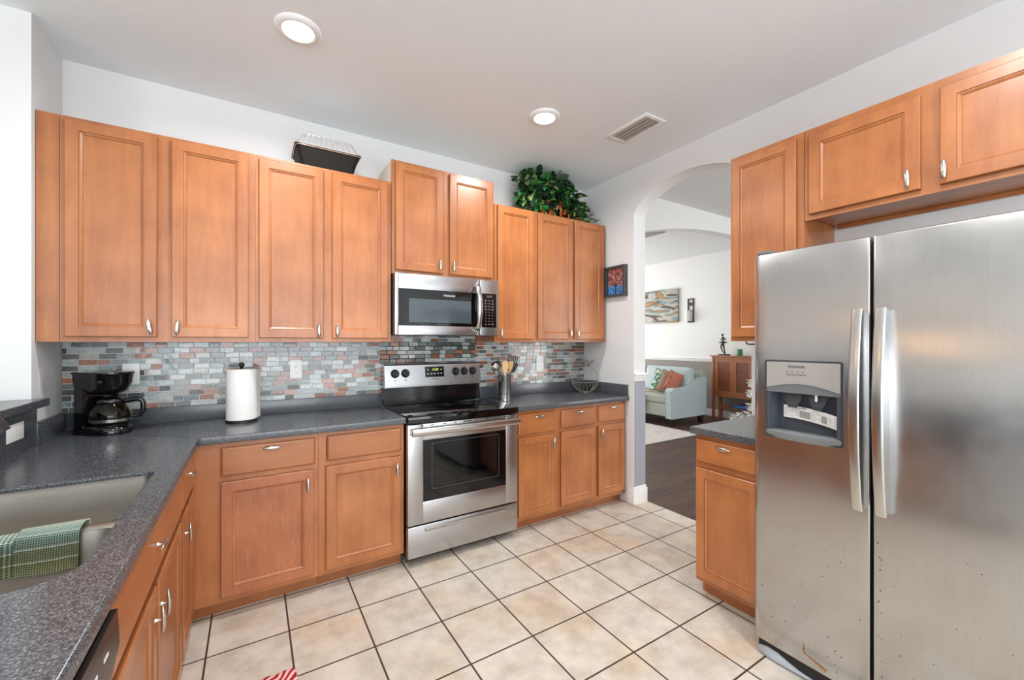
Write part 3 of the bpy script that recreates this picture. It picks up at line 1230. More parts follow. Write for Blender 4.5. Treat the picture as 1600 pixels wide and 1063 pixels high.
def bowl(x0, x1, y0, y1, rr, zb, ztop=.8995):
    b = MB()
    rings = []
    for off, z in ((.0012, ztop), (.0016, ztop - .012), (.004, ztop - .03), (.012, zb + .03), (.022, zb + .012), (.045, zb)):
        r_ = [max(.012, q - off * .4) for q in rr]
        rings.append([(x, y, min(z, .879 - (ztop - z) * .3) if abs(y - 1.53) < .055 and z > .86 else z) for x, y in rrect(x0 + off, x1 - off, y0 + off, y1 - off, r_)])
    rings.append([((x0 + x1) / 2 + (x - (x0 + x1) / 2) * .12, (y0 + y1) / 2 + (y - (y0 + y1) / 2) * .12, zb - .004) for x, y, z in rings[-1]])
    b.loft(rings, cap0=False, cap1=True)
    return b


sat = mat('satin_sink_steel', (176, 170, 160), .34, 1.0, bump=.1, bscale=60, stretch=(1, 20, 1))
bowl(-.70, -.297, 1.553, 1.935, [.03, .03, .05, .05], .675).build('bowl', sat, sk, recalc=False, smooth=50)
bowl(-.70, -.297, 1.137, 1.507, [.05, .05, .08, .09], .675).build('bowl', sat, sk, recalc=False, smooth=50)
b = MB()
b.prism([(1.503, .855), (1.503, .868), (1.510, .879), (1.52, .884), (1.54, .884), (1.550, .879), (1.557, .868), (1.557, .855)], lambda y, z, t: (t, y, z), -.698, -.299)
b.build('divider', sat, sk, smooth=50)
for y in (1.744, 1.322):
    b = MB()
    b.lathe([(.042, .6745), (.044, .678), (.036, .679), (.03, .675)], (-.4985, y, 0), 24)
    b.build('drain', M['chrome'], sk)

fc = thing('faucet', (-.765, 1.60, .9145), 'dark metal pull down faucet at the left edge of the frame', 'faucet')
dk = mat('dark_steel', (52, 54, 58), .25, .4)
b = MB()
b.lathe([(.028, .9145), (.028, .925), (.02, .935), (.017, 1.0), (.016, 1.05)], (-.765, 1.60, 0), 20)
pts = []
for i in range(15):
    a = PI * i / 14
    pts.append((-.685 - .08 * math.cos(a), 1.60, 1.22 + .09 * math.sin(a)))
b.tube([(-.765, 1.60, 1.04), (-.765, 1.60, 1.15)] + pts, .0125, 14)
b.build('spout', dk, fc, smooth=60)
b = MB()
p0, p1 = Vector((-.600, 1.60, 1.225)), Vector((-.556, 1.612, 1.137))
b.tube([p0, p0.lerp(p1, .25), p0.lerp(p1, .8), p1], [.015, .019, .023, .022], 18)
b.build('spray_head', dk, fc, smooth=50)
b = MB()
b.tube([(-.765, 1.62, .99), (-.765, 1.66, .998), (-.765, 1.70, 1.02)], [.009, .007, .006], 10)
b.build('lever', dk, fc, smooth=60)


def towel_mat():
    m = bpy.data.materials.new('woven_towel')
    n, l, bb = nt(m)
    uv = n.new('ShaderNodeUVMap')
    sp = n.new('ShaderNodeSeparateXYZ')
    l.new(uv.outputs[0], sp.inputs[0])
    r = ramp(n, [(0, (150, 160, 140)), (.25, (190, 194, 172)), (.42, (178, 188, 168)), (.50, (150, 172, 164)), (.62, (118, 138, 128)), (.74, (112, 118, 92)), (.88, (124, 124, 84)), (1, (150, 154, 116))])
    l.new(sp.outputs[1], r.inputs[0])
    # stripes
    w = n.new('ShaderNodeMath')
    w.operation = 'MULTIPLY'
    w.inputs[1].default_value = 7.0
    l.new(sp.outputs[1], w.inputs[0])
    fr = n.new('ShaderNodeMath')
    fr.operation = 'FRACT'
    l.new(w.outputs[0], fr.inputs[0])
    gt = n.new('ShaderNodeMath')
    gt.operation = 'GREATER_THAN'
    gt.inputs[1].default_value = .88
    l.new(fr.outputs[0], gt.inputs[0])
    mx = n.new('ShaderNodeMixRGB')
    mx.inputs[2].default_value = lin((186, 192, 176))
    l.new(gt.outputs[0], mx.inputs[0])
    l.new(r.outputs[0], mx.inputs[1])
    # waffle holes
    mp = n.new('ShaderNodeMapping')
    l.new(uv.outputs[0], mp.inputs[0])
    mp.inputs['Scale'].default_value = (25, 42, 1)
    br = n.new('ShaderNodeTexBrick')
    br.offset = 0
    br.inputs['Scale'].default_value = 1
    br.inputs['Brick Width'].default_value = 1
    br.inputs['Row Height'].default_value = 1
    br.inputs['Mortar Size'].default_value = .24
    br.inputs['Mortar Smooth'].default_value = .3
    l.new(mp.outputs[0], br.inputs['Vector'])
    m2 = n.new('ShaderNodeMixRGB')
    m2.blend_type = 'MULTIPLY'
    l.new(mx.outputs[0], m2.inputs[1])
    m2.inputs[0].default_value = 1
    r2 = ramp(n, [(0, (92, 98, 86)), (1, (255, 255, 255))])
    l.new(br.outputs['Fac'], r2.inputs[0])
    l.new(r2.outputs[0], m2.inputs[2])
    l.new(m2.outputs[0], bb.inputs['Base Color'])
    bb.inputs['Roughness'].default_value = .9
    bp = n.new('ShaderNodeBump')
    bp.inputs['Strength'].default_value = .7
    bp.inputs['Distance'].default_value = .002
    l.new(br.outputs['Fac'], bp.inputs['Height'])
    l.new(bp.outputs[0], bb.inputs['Normal'])
    return m


def grid_cloth(name, m, fn, nu, nv, thick, origin):
    """cloth from fn(u,v) with uv and thickness"""
    vs, fs, uvs = [], [], []
    P = [[Vector(fn(i / nu, j / nv)) for j in range(nv + 1)] for i in range(nu + 1)]

    def nrm(i, j):
        a = P[min(i + 1, nu)][j] - P[max(i - 1, 0)][j]
        c = P[i][min(j + 1, nv)] - P[i][max(j - 1, 0)]
        q = a.cross(c)
        return q.normalized() if q.length > 1e-9 else Vector((0, 0, 1))
    o0 = Vector(origin)
    for s in (1, -1):
        for i in range(nu + 1):
            for j in range(nv + 1):
                vs.append(P[i][j] + nrm(i, j) * thick * .5 * s - o0)
                uvs.append((i / nu, j / nv))
    n1 = (nu + 1) * (nv + 1)
    idx = lambda i, j: i * (nv + 1) + j
    for i in range(nu):
        for j in range(nv):
            q = (idx(i, j), idx(i + 1, j), idx(i + 1, j + 1), idx(i, j + 1))
            fs.append(q)
            fs.append(tuple(n1 + k for k in reversed(q)))
    border = [(i, 0) for i in range(nu + 1)] + [(nu, j) for j in range(1, nv + 1)] + [(i, nv) for i in range(nu - 1, -1, -1)] + [(0, j) for j in range(nv - 1, 0, -1)]
    for k in range(len(border)):
        a, c = idx(*border[k]), idx(*border[(k + 1) % len(border)])
        fs.append((a, c, n1 + c, n1 + a))
    me = bpy.data.meshes.new(name)
    me.from_pydata([tuple(v) for v in vs], [], fs)
    uvl = me.uv_layers.new()
    for lp in me.loops:
        uvl.data[lp.index].uv = uvs[lp.vertex_index]
    me.materials.append(m)
    bm = bmesh.new()
    bm.from_mesh(me)
    bmesh.ops.recalc_face_normals(bm, faces=bm.faces)
    bm.to_mesh(me)
    bm.free()
    for p in me.polygons:
        p.use_smooth = True
    o = bpy.data.objects.new(name, me)
    S.collection.objects.link(o)
    o.location = o0
    return o


def drape(x0, x1, back, front, lift, skew=0.0):
    """profile over the divider, y decreasing to the front"""
    yc, zt = 1.530, .889 + lift
    hw = .034 + lift

    def fn(u, v):
        x = x0 + (x1 - x0) * u
        L = back + front + 2 * hw
        s = v * L
        if s < back:
            y, z = yc + hw, zt - .008 - (back - s)
        elif s < back + 2 * hw:
            t = (s - back) / (2 * hw)
            y, z = yc + hw - 2 * hw * t, zt - .008 + .010 * math.sin(PI * t)
        else:
            d = s - back - 2 * hw
            y, z = yc - hw - .10 * d, zt - .008 - d
        wob = .005 * math.sin(u * 7 + 1) * max(0, (v - .45)) + .003 * math.sin(u * 17) * max(0, v - .45)
        if s > back + hw:
            z -= skew * (1 - u) * 0.4
        return (x + skew * v * .3, y + wob, z)
    return fn


tw = towel_mat()
o = grid_cloth('dish_towel', tw, drape(-.488, -.376, .05, .092, .007, -.01), 30, 36, .005, (-.45, 1.53, .80))
tag(o, 'green and teal waffle weave dish towel folded over the sink divider', 'towel')
o2 = grid_cloth('towel_fold', tw, drape(-.700, -.480, .04, .078, .0005, 0), 30, 36, .005, (-.45, 1.53, .80))
o2.parent = o
o2.location = (0, 0, 0)

# ---------------------------------------------------------------- coffee maker (front towards +x locally)
cm = thing('coffee_maker', (-.625, 2.865, .9145), 'black drip coffee maker with glass carafe in the worktop corner', 'coffee maker')
cm.rotation_euler = (0, 0, 0)
ang = math.radians(-45)
RZ = Matrix.Rotation(ang, 3, 'Z')
CO = Vector((-.625, 2.865, .9145))


def cmT(b):
    b.v = [tuple(CO + RZ @ Vector(p)) for p in b.v]
    return b


def stad(x0, x1, hy, z, n=14):
    """D-shaped outline: square back at x0, round front at x1"""
    out = [(x0, -hy, z)]
    for k in range(n + 1):
        a = -PI / 2 + PI * k / n
        out.append((x1 - hy + hy * math.cos(a), hy * math.sin(a), z))
    out.append((x0, hy, z))
    return out


b = MB()
b.loft([stad(-.100, .112, .078, 0), stad(-.100, .114, .080, .010), stad(-.098, .108, .076, .034), stad(-.097, .100, .070, .040)])
cmT(b).build('base', M['black'], cm, smooth=40)
b = MB()
b.loft([stad(-.098, .0, .077, z)[0:1] + [(-.04, -.077 * 1.0, z), (-.035, -.05, z), (-.035, .05, z), (-.04, .077, z)] + stad(-.098, .0, .077, z)[-1:] for z in (.034, .12, .20, .245)])
cmT(b).build('tower', M['black'], cm, smooth=30)
b = MB()
b.loft([stad(-.060, .055, .050, .198), stad(-.098, .085, .070, .215), stad(-.099, .106, .080, .250), stad(-.100, .114, .084, .298), stad(-.102, .118, .087, .302), stad(-.102, .118, .087, .308), stad(-.096, .110, .080, .3095)])
cmT(b).build('brew_basket', M['black'], cm, smooth=40)
b = MB()
b.lathe([(.009, 0), (.009, .012), (.006, .014)], (.075, -.072, .262), 12, Matrix.Rotation(PI / 2, 3, 'X'))
cmT(b).build('knob', M['blackm'], cm)
glass = mat('carafe_glass', (168, 160, 136), .02, trans=1.0, ior=1.35)
CX_ = .026
b = MB()
prof = [(.055, .044), (.070, .048), (.078, .062), (.080, .085), (.078, .108), (.066, .132), (.052, .148), (.050, .152)]
inner = [(r - .002, z + (.002 if i == 0 else 0)) for i, (r, z) in enumerate(prof)]
b.lathe(prof + inner[::-1], (CX_, 0, 0), 32, cap=False)
cf = cmT(b).build('carafe', glass, cm, smooth=50)
hd = Vector((math.cos(.75), math.sin(.75), 0))
b = MB()
b.lathe([(.051, .149), (.054, .154), (.054, .166), (.044, .178), (.012, .182)], (CX_, 0, 0), 28)
b.tube([Vector((CX_, 0, 0)) + hd * r_ + Vector((0, 0, z_)) for r_, z_ in ((.050, .158), (.100, .166), (.118, .158), (.124, .140), (.122, .100), (.112, .082), (.082, .076))], [.010, .010, .010, .010, .009, .008, .006], 12, flat=1.2)
cmT(b).build('carafe_lid', M['black'], cm, smooth=50)
b = MB()
b.lathe([(.0775, .062), (.0805, .062), (.0815, .076), (.0795, .076)], (CX_, 0, 0), 32, cap=False)
cmT(b).build('carafe_band', M['chrome'], cm)
b = MB()
b.lathe([(.066, .040), (.066, .0435), (.05, .0438)], (.026, 0, 0), 28)
cmT(b).build('warming_plate', M['blackm'], cm)

# ---------------------------------------------------------------- paper towel holder and roll
ph = thing('paper_towel_holder', (-.055, 2.855, .9145), 'black paper towel stand on the worktop under the corner cabinets', 'paper towel holder')
b = MB().lathe([(.078, .9145), (.078, .922), (.074, .926), (.01, .928)], (-.055, 2.855, 0), 36)
b.build('base', M['blackm'], ph)
b = MB().lathe([(.006, .927), (.006, 1.225), (.007, 1.226), (.0135, 1.235), (.0145, 1.243), (.011, 1.252), (.004, 1.256)], (-.055, 2.855, 0), 16)
b.build('post', M['blackm'], ph, smooth=60)
paper = mat('paper', (236, 235, 232), .9, bump=.3, bscale=120)
pr = thing('paper_towel_roll', (-.055, 2.855, .929), 'white paper towel roll on the black stand', 'paper towel')
b = MB()
c0 = (-.055, 2.855, 0)
b.lathe([(.020, .930), (.073, .930), (.075, .932), (.075, 1.216), (.073, 1.218), (.020, 1.218), (.020, .930)], c0, 48, cap=False)
b.build('roll', paper, pr)
b = MB()
pts = [(.074 * math.cos(a), .074 * math.sin(a)) for a in [-.9 + .15 * k for k in range(7)]]
pl = [(c0[0] + x + .003, c0[1] + y) for x, y in pts]
lx, ly = pl[-1]
pl += [(lx + .010, ly + .03), (lx + .016, ly + .05)]
th = [(x + .0008, y + .0004) for x, y in pl]
b.prism(pl + th[::-1], lambda a, c, t: (a, c, t), .932, 1.214)
b.build('loose_sheet', paper, pr, smooth=60)

# ---------------------------------------------------------------- utensil crock
UC = Vector((1.672, 2.79, .9145))
uc = thing('utensil_crock', UC, 'perforated stainless utensil crock right of the range', 'crock')
b = MB()
b.lathe([(.050, 0), (.053, .002), (.053, .203), (.055, .206), (.0535, .208), (.051, .206), (.051, .004), (.02, .003)], UC, 40)
b.build('cylinder', M['chrome'], uc, smooth=40)
b = MB()
for q in range(9):
    a = math.radians(-165 + q * 24)
    for r in range(9):
        z = .03 + r * .017
        p = UC + Vector((.0531 * math.cos(a), .0531 * math.sin(a), z))
        R_ = Matrix.Rotation(a, 3, 'Z') @ Matrix.Rotation(PI / 2, 3, 'Y')
        b.lathe([(.0042, -.0003), (.0042, .0006)], p, 8, R_)
b.build('perforation', M['blackm'], uc, smooth=0)['kind'] = 'stuff'


def utensil(name, label, mats, base, tip, headfn, r=.0045, cat='utensil'):
    base, tip = UC + Vector(base), UC + Vector(tip)
    t = thing(name, base, label, cat, 'utensils standing in the crock')
    b = MB()
    d = (tip - base).normalized()
    b.tube([base, base.lerp(tip, .5), tip], [r, r, r * .9], 10)
    b.build('handle', mats[0], t, smooth=60)
    # head frame: z along d, x roughly facing sideways to the camera
    cv = Vector((.53, .848, 0))
    x = d.cross(cv).normalized()
    y = d.cross(x).normalized()
    R_ = Matrix((x, y, d)).transposed()
    b = MB()
    headfn(b)
    b.v = [tuple(tip + R_ @ Vector(p)) for p in b.v]
    b.build('head', mats[1], t, smooth=50)
    return t


woodu = mat('pale_wood', (214, 176, 118), .6, var=.08, vscale=20)
woodu2 = mat('tan_wood', (186, 146, 98), .6, var=.08, vscale=20)


def paddle(b, w=.024, L=.085, n=8, t=.0035, slots=0, top=None):
    rings = []
    for i in range(n + 1):
        s = i / n
        ww = w * min(1, .25 + 1.3 * s ** .8) * (1 if s < .85 else 1 - .35 * (s - .85) / .15)
        rings.append([(-ww, -t, s * L), (ww, -t, s * L), (ww, t, s * L), (-ww, t, s * L)])
    b.loft(rings)


def slotted(b):
    w, L, t = .042, .095, .0016
    b.box(-.008, .008, -.004, .004, -.005, .015)
    b.box(-w, w, -t, t, .012, .032)
    b.box(-w, w, -t, t, L - .006, L)
    for k in range(6):
        x = -w + k * (2 * w - .0105) / 5
        b.box(x, x + .0105, -t, t, .03, L - .004)


def solidturner(b):
    b.box(-.008, .008, -.004, .004, -.005, .015)
    rings = []
    for s, w in ((.01, .012), (.025, .032), (.06, .036), (.10, .036)):
        rings.append([(-w, -.0016, s), (w, -.0016, s), (w, .0016, s), (-w, .0016, s)])
    b.loft(rings)


def ladle(b):
    rings = []
    for i in range(7):
        a = PI / 2 * i / 6
        r_ = .036 * math.cos(a) + .002
        z = .036 * math.sin(a)
        rings.append([(r_ * math.cos(k * PI / 8), z, .036 + r_ * math.sin(k * PI / 8)) for k in range(16)])
    for i in range(6, -1, -1):
        a = PI / 2 * i / 6
        r_ = .034 * math.cos(a) + .001
        z = .034 * math.sin(a) - .001
        rings.append([(r_ * math.cos(k * PI / 8), z, .036 + r_ * math.sin(k * PI / 8)) for k in range(16)])
    b.loft(rings)


def whisk(b):
    for k in range(5):
        a = PI * k / 5
        pts = []
        for i in range(15):
            t = 2 * PI * i / 14
            w = .026 * math.sin(t)
            z = .05 * (1 - math.cos(t))
            pts.append((w * math.cos(a), w * math.sin(a), z))
        b.tube(pts, .0011, 6)


utensil('wooden_spatula', 'pale wooden spatula leaning forward in the crock', (woodu, woodu), (-.005, -.012, .01), (-.012, -.036, .215), lambda b: paddle(b, .024, .098))
utensil('wooden_spoon', 'tan wooden spoon right of the pale spatula in the crock', (woodu2, woodu2), (.01, -.01, .012), (.036, -.026, .222), lambda b: paddle(b, .019, .088))
utensil('slotted_turner', 'black slotted turner, highest utensil in the crock', (M['blackm'], M['blackm']), (-.01, .0, .014), (.060, .0, .258), slotted)
utensil('turner', 'black solid turner at the right rim of the crock', (M['blackm'], M['blackm']), (-.018, .018, .016), (.070, .026, .205), solidturner)
utensil('ladle', 'steel ladle leaning to the left out of the crock', (M['chrome'], M['chrome']), (.015, .0, .018), (-.066, .005, .235), ladle)
utensil('whisk', 'wire whisk at the far left of the crock', (M['chrome'], M['chrome']), (.02, .014, .020), (-.072, -.028, .200), whisk)
utensil('serving_spoon', 'black serving spoon behind the wooden spatula in the crock', (M['blackm'], M['blackm']), (.0, .018, .022), (-.035, .024, .245), lambda b: paddle(b, .022, .07))

# ---------------------------------------------------------------- wire fruit basket
FC = Vector((2.585, 2.865, .9145))
fb = thing('fruit_basket', FC, 'grey wire fruit basket with hoop and leaf loops in the far worktop corner', 'basket')
wire = mat('grey_wire', (158, 154, 146), .35, .7)
b = MB()
R0 = .125


def circ(r, z, n=40):
    return [FC + Vector((r * math.cos(2 * PI * k / n), r * math.sin(2 * PI * k / n), z)) for k in range(n)]


b.tube(circ(.050, .003), .0028, 8, True)
b.tube(circ(R0, .100), .0030, 8, True)
for k in range(12):
    a = 2 * PI * k / 12
    pts = []
    for i in range(21):
        t = -1 + 2 * i / 20
        w = .17 * (1 - abs(t) ** 3)
        s = 1 - abs(t) ** 2.2
        r_ = .125 - .072 * (s ** 1.6)
        z = .100 - .096 * s
        aa = a + .13 * t / abs(t or 1) * min(1, (1 - s) * 1.6 + .25)
        pts.append(FC + Vector((r_ * math.cos(aa), r_ * math.sin(aa), z)))
    b.tube(pts, .0026, 6)
b.build('bowl', wire, fb, smooth=60)
b = MB()
dx = Vector((.848, -.53, 0))
b.tube([FC + dx * (.118 * math.cos(a)) + Vector((0, 0, .118 + .118 * math.sin(a))) for a in [2 * PI * k / 48 for k in range(48)]], .0030, 8, True)
b.build('hoop', wire, fb, smooth=60)
b = MB()
top = FC + Vector((0, 0, .238))
b.tube([top + Vector((.035 * math.cos(a), .035 * math.sin(a), 0)) for a in [2 * PI * k / 20 for k in range(20)]], .0028, 8, True)
for k in range(9):
    a = 2 * PI * k / 9
    d = Vector((math.cos(a), math.sin(a), 0))
    sd = Vector((-math.sin(a), math.cos(a), 0))
    pts = []
    for i in range(13):
        t = 2 * PI * i / 12
        L = (1 - math.cos(t)) / 2
        pts.append(top + d * (.030 + .055 * L) + Vector((0, 0, .060 * L)) + sd * (.013 * math.sin(t)))
    b.tube(pts, .0024, 6)
b.build('leaf_loops', wire, fb, smooth=60)

# ---------------------------------------------------------------- outlets and switch


def plate(name, label, P, U, V, w, h, kind):
    P, U, V = Vector(P), Vector(U), Vector(V)
    N_ = U.cross(V)
    R_ = Matrix((U, V, N_)).transposed()
    t = thing(name, P, label, 'switch' if kind == 'rocker' else 'outlet')
    b = MB()
    b.obox(P + N_ * .003, (w, h, .006), R_, .0025)
    b.build('plate', M['plastic'], t)
    if kind == 'rocker':
        b = MB()
        b.obox(P + N_ * .0065, (.034, .068, .004), R_, .001)
        b.obox(P + N_ * .0085 + V * .015, (.028, .028, .003), R_ @ Matrix.Rotation(.12, 3, 'X'), .001)
        b.build('rocker', M['plastic'], t)
    else:
        dirs = kind
        for s in (-1, 1):
            b = MB()
            c_ = P + N_ * .0066 + V * (.0195 * s)
            b.obox(c_, (.034, .028, .0025), R_, .001)
            q = b.build('socket', M['plastic'], t)
            b = MB()
            b.obox(c_ + N_ * .0013 + U * -.006 + V * .003, (.0018, .007, .0006), R_)
            b.obox(c_ + N_ * .0013 + U * .006 + V * .003, (.0018, .008, .0006), R_)
            b.obox(c_ + N_ * .0013 + V * -.007, (.0045, .0045, .0006), R_)
            b.build('slot', M['text_k'], q, smooth=0)
    return t


# U x V must point into the room
plate('outlet', 'white wall outlet behind the coffee maker', (-.565, 3.0335, 1.197), (1, 0, 0), (0, 0, 1), .072, .118, 'duplex')
plate('outlet', 'white wall outlet right of the paper towel roll', (.238, 3.0335, 1.197), (1, 0, 0), (0, 0, 1), .072, .118, 'duplex')
plate('outlet', 'white wall outlet right of the utensil crock', (2.19, 3.0335, 1.18), (1, 0, 0), (0, 0, 1), .078, .150, 'duplex')
plate('light_switch', 'white rocker switch on the short left wall above the bar ledge', (LW + .0003, 2.80, 1.195), (0, -1, 0), (0, 0, 1), .072, .118, 'rocker').children[0]
plate('outlet', 'white outlet mounted sideways under the bar ledge', (-.8168, 2.495, 1.006), (0, 0, 1), (0, 1, 0), .074, .152, 'duplex')

# ---------------------------------------------------------------- ceiling fixtures
lens = mat('lamp_lens', (255, 252, 246), .4, emis=7)
for i, (x, y) in enumerate(LAMPS_AND_FILL[:2]):
    t = thing('recessed_light', (x, y, CEIL - .02), ('white recessed ceiling light nearer the left corner', 'white recessed ceiling light near the air vent')[i], 'light', 'recessed ceiling lights')
    b = MB()
    b.lathe([(.068, CEIL - .014), (.074, CEIL - .018), (.092, CEIL - .010), (.096, CEIL - .0005)], (x, y, 0), 40, cap=False)
    b.build('trim_ring', M['white'], t, smooth=60)
    b = MB()
    b.lathe([(.069, CEIL - .014), (.069, CEIL - .001)], (x, y, 0), 40)
    b.build('lens', lens, t, smooth=60)
t = thing('ceiling_vent', (2.222, 1.96, CEIL - .012), 'white metal air vent with angled slats in the ceiling', 'vent')
b = MB()
VX0, VX1, VY0, VY1 = 2.125, 2.318, 1.782, 2.135
f = .028
b.box(VX0, VX0 + f, VY0, VY1, CEIL - .009, CEIL - .0005, .002)
b.box(VX1 - f, VX1, VY0, VY1, CEIL - .009, CEIL - .0005, .002)
b.box(VX0 + f, VX1 - f, VY0, VY0 + f, CEIL - .009, CEIL - .0005, .002)
b.box(VX0 + f, VX1 - f, VY1 - f, VY1, CEIL - .009, CEIL - .0005, .002)
b.build('frame', M['plastic'], t)
b = MB()
b.box(VX0 + f, VX1 - f, VY0 + f, VY1 - f, CEIL - .0015, CEIL - .0004)
b.build('backing', mat('vent_dark', (36, 36, 33), .8), t, smooth=0)
for k in range(4):
    b = MB()
    x = VX0 + f + .016 + k * .034
    b.obox((x, (VY0 + VY1) / 2, CEIL - .008), (.020, VY1 - VY0 - 2 * f, .0012), Matrix.Rotation(.35, 3, 'Y'))
    b.build('slat', mat('vent_slat', (170, 170, 160), .5) if k == 0 else bpy.data.materials['vent_slat'], t, smooth=0)

# ---------------------------------------------------------------- on top of the wall cabinets
# dark roasting pan with an inverted foil tray as its lid


def ribbed(x0, x1, y0, y1, off, z, k, ribs):
    out = rrect(x0 + off, x1 - off, y0 + off, y1 - off, .024, 4)
    res = []
    for i in range(len(out)):
        p, q = out[i], out[(i + 1) % len(out)]
        res.append((p[0], p[1], z))
        if i % 5 == 4:
            L = math.hypot(q[0] - p[0], q[1] - p[1])
            n = int(ribs * (2 if i in (4, 14) else 1.2)) * 2
            for j in range(1, n):
                s_ = j / n
                nx, ny = -(q[1] - p[1]) / L, (q[0] - p[0]) / L
                o = k if j % 4 in (1, 2) else 0
                res.append((p[0] + (q[0] - p[0]) * s_ + nx * o, p[1] + (q[1] - p[1]) * s_ + ny * o, z))
    return res


rp_ = thing('roasting_pan', (.395, 2.83, 2.427), 'dark roasting pan with flared sides on the wall cabinets', 'pan')
X0_, X1_, Y0_, Y1_ = .205, .580, 2.700, 2.975
b = MB()
b.loft([ribbed(X0_, X1_, Y0_, Y1_, o_, z_, 0, 1) for o_, z_ in ((.046, 2.4275), (.040, 2.432), (.012, 2.530), (.0135, 2.530), (.0415, 2.435), (.06, 2.434))], cap0=True, cap1=True)
b.build('pan_body', mat('dark_pan', (30, 25, 20), .6, spec=.2), rp_, smooth=25)
b = MB()
b.tube(ribbed(X0_, X1_, Y0_, Y1_, .008, 2.533, 0, 1), .0042, 8, True)
b.build('rim', mat('pan_rim', (176, 150, 132), .3, .7), rp_, smooth=50)
for xs_ in (X0_ + .03, X1_ - .03):
    pass
ft = thing('foil_tray', (.395, 2.83, 2.5375), 'ribbed aluminium foil tray turned upside down on the dark roasting pan', 'tray')
b = MB()
b.loft([ribbed(X0_, X1_, Y0_, Y1_, o_, z_, k_, 9) for o_, z_, k_ in ((.0, 2.5375, 0), (-.002, 2.541, 0), (.010, 2.544, 0), (.014, 2.552, .006), (.040, 2.612, .006), (.046, 2.618, 0), (.075, 2.619, 0))], cap0=False, cap1=True)
b.build('shell', mat('aluminium_foil', (228, 228, 230), .28, .8, bump=.4, bscale=30), ft, smooth=0)

# artificial greenery
pl = thing('artificial_greenery', (2.22, 2.88, 2.427), 'mound of artificial ivy and leaves with small orange flowers on the right wall cabinet', 'plant')
rnd = random.Random(11)
greens = [mat('leaf_%s' % n, c, .4, var=.12, vscale=30) for n, c in (('dark', (26, 52, 34)), ('mid', (58, 104, 50)), ('bright', (56, 146, 76)), ('pale', (150, 172, 108)), ('grey', (70, 82, 70)))]


def leaf(b, p, d, L, w, curl, roll):
    d = d.normalized()
    s = d.cross(Vector((0, 0, 1)))
    if s.length < .05:
        s = Vector((1, 0, 0))
    s.normalize()
    up = s.cross(d)
    s, up = (s * math.cos(roll) + up * math.sin(roll)), (up * math.cos(roll) - s * math.sin(roll))
    n = 5
    vs = []
    fs = []
    for i in range(n + 1):
        t = i / n
        ww = w * math.sin(PI * min(1, t * .93 + .07)) ** .8
        c_ = p + d * (L * t) + up * (-curl * L * t * t) + Vector((0, 0, -.3 * curl * L * t * t))
        vs += [c_ - s * ww + up * ww * .25, c_, c_ + s * ww + up * ww * .25]
    for i in range(n):
        a = i * 3
        fs += [(a, a + 1, a + 4, a + 3), (a + 1, a + 2, a + 5, a + 4)]
    b.add(vs, fs)


leaves = MB()
for i in range(1150):
    u = rnd.random()
    x = 1.885 + .60 * u
    hmax = .365 - .03 * abs(u - .5) - (.19 * max(0, (u - .80) / .20))
    y = rnd.uniform(2.765, 2.985)
    h = rnd.random() ** .8 * hmax * (1 if y > 2.80 else .75)
    out = Vector((rnd.uniform(-1, 1) + (u - .5) * .9, -rnd.uniform(.1, 1.2), rnd.uniform(-.5, .9)))
    big = rnd.random() < .2
    leaves.cur = rnd.choices(range(5), (30, 32, 14, 12, 12))[0]
    L = rnd.uniform(.05, .085) * (1.5 if big else 1)
    leaf(leaves, Vector((x, y, 2.435 + h)), out, L, L * rnd.uniform(.2, .34), rnd.uniform(.1, .8), rnd.uniform(-.7, .7))
for i in range(46):   # trailing edge sprigs at the right
    p = Vector((2.30 + rnd.random() * .30, 2.735 + rnd.random() * .1, 2.437 + rnd.random() * .16 * rnd.random()))
    leaves.cur = rnd.choice((0, 0, 1, 4, 3))
    leaf(leaves, p, Vector((rnd.uniform(.0, 1), -rnd.uniform(0, .8), rnd.uniform(-.2, .8))), .05, .012, .5, rnd.uniform(-.7, .7))
leaves.build('foliage', greens, pl, smooth=60, recalc=False)
b = MB()
for k in range(12):
    x = 2.0 + .5 * rnd.random()
    b.tube([(x, 2.87, 2.428), (x + rnd.uniform(-.03, .03), 2.84, 2.55), (x + rnd.uniform(-.08, .08), 2.82, 2.66)], .003, 6)
b.build('stems', greens[0], pl)
petal = [mat('petal_orange', (206, 100, 52), .6), mat('petal_peach', (220, 160, 120), .6), mat('petal_lime', (160, 176, 70), .6)]
for i in range(26):
    c0_ = Vector((1.98 + .52 * rnd.random(), 2.742 + rnd.random() * .03, 2.437 + rnd.random() * .11 * (1.2 - rnd.random() * .6)))
    fl = MB()
    fm = petal[rnd.choices((0, 1, 2), (6, 3, 4))[0]]
    for k in range(6):
        a = 2 * PI * k / 6
        leaf(fl, c0_, Vector((math.cos(a), -.6, math.sin(a))), .022, .007, .2, 0)
    fl.build('flower', fm, pl, smooth=60, recalc=False)
# hanging sprig over the cabinet front
b = MB()
b.tube([(2.015, 2.735, 2.45), (2.018, 2.700, 2.425), (2.022, 2.694, 2.36), (2.030, 2.694, 2.29)], .0018, 6)
b.build('hanging_sprig', mat('sprig', (176, 110, 50), .6), pl)

# ---------------------------------------------------------------- framed tree picture
FP = Face('R', RW - .0006)
pc = thing('framed_picture', (RW, 2.60, 1.77), 'small dark framed painting of a red tree on the wall beside the arch', 'picture')
b = MB()
y0, y1, z0, z1 = 2.484, 2.722, 1.772, 2.040
fr = .020
FP.box(b, y0, y0 + fr, 0, .045, z0, z1, .001)
FP.box(b, y1 - fr, y1, 0, .045, z0, z1, .001)
FP.box(b, y0 + fr, y1 - fr, 0, .045, z0, z0 + fr, .001)
FP.box(b, y0 + fr, y1 - fr, 0, .045, z1 - fr, z1, .001)
b.build('frame', mat('charcoal_frame', (66, 68, 74), .4), pc, smooth=0)


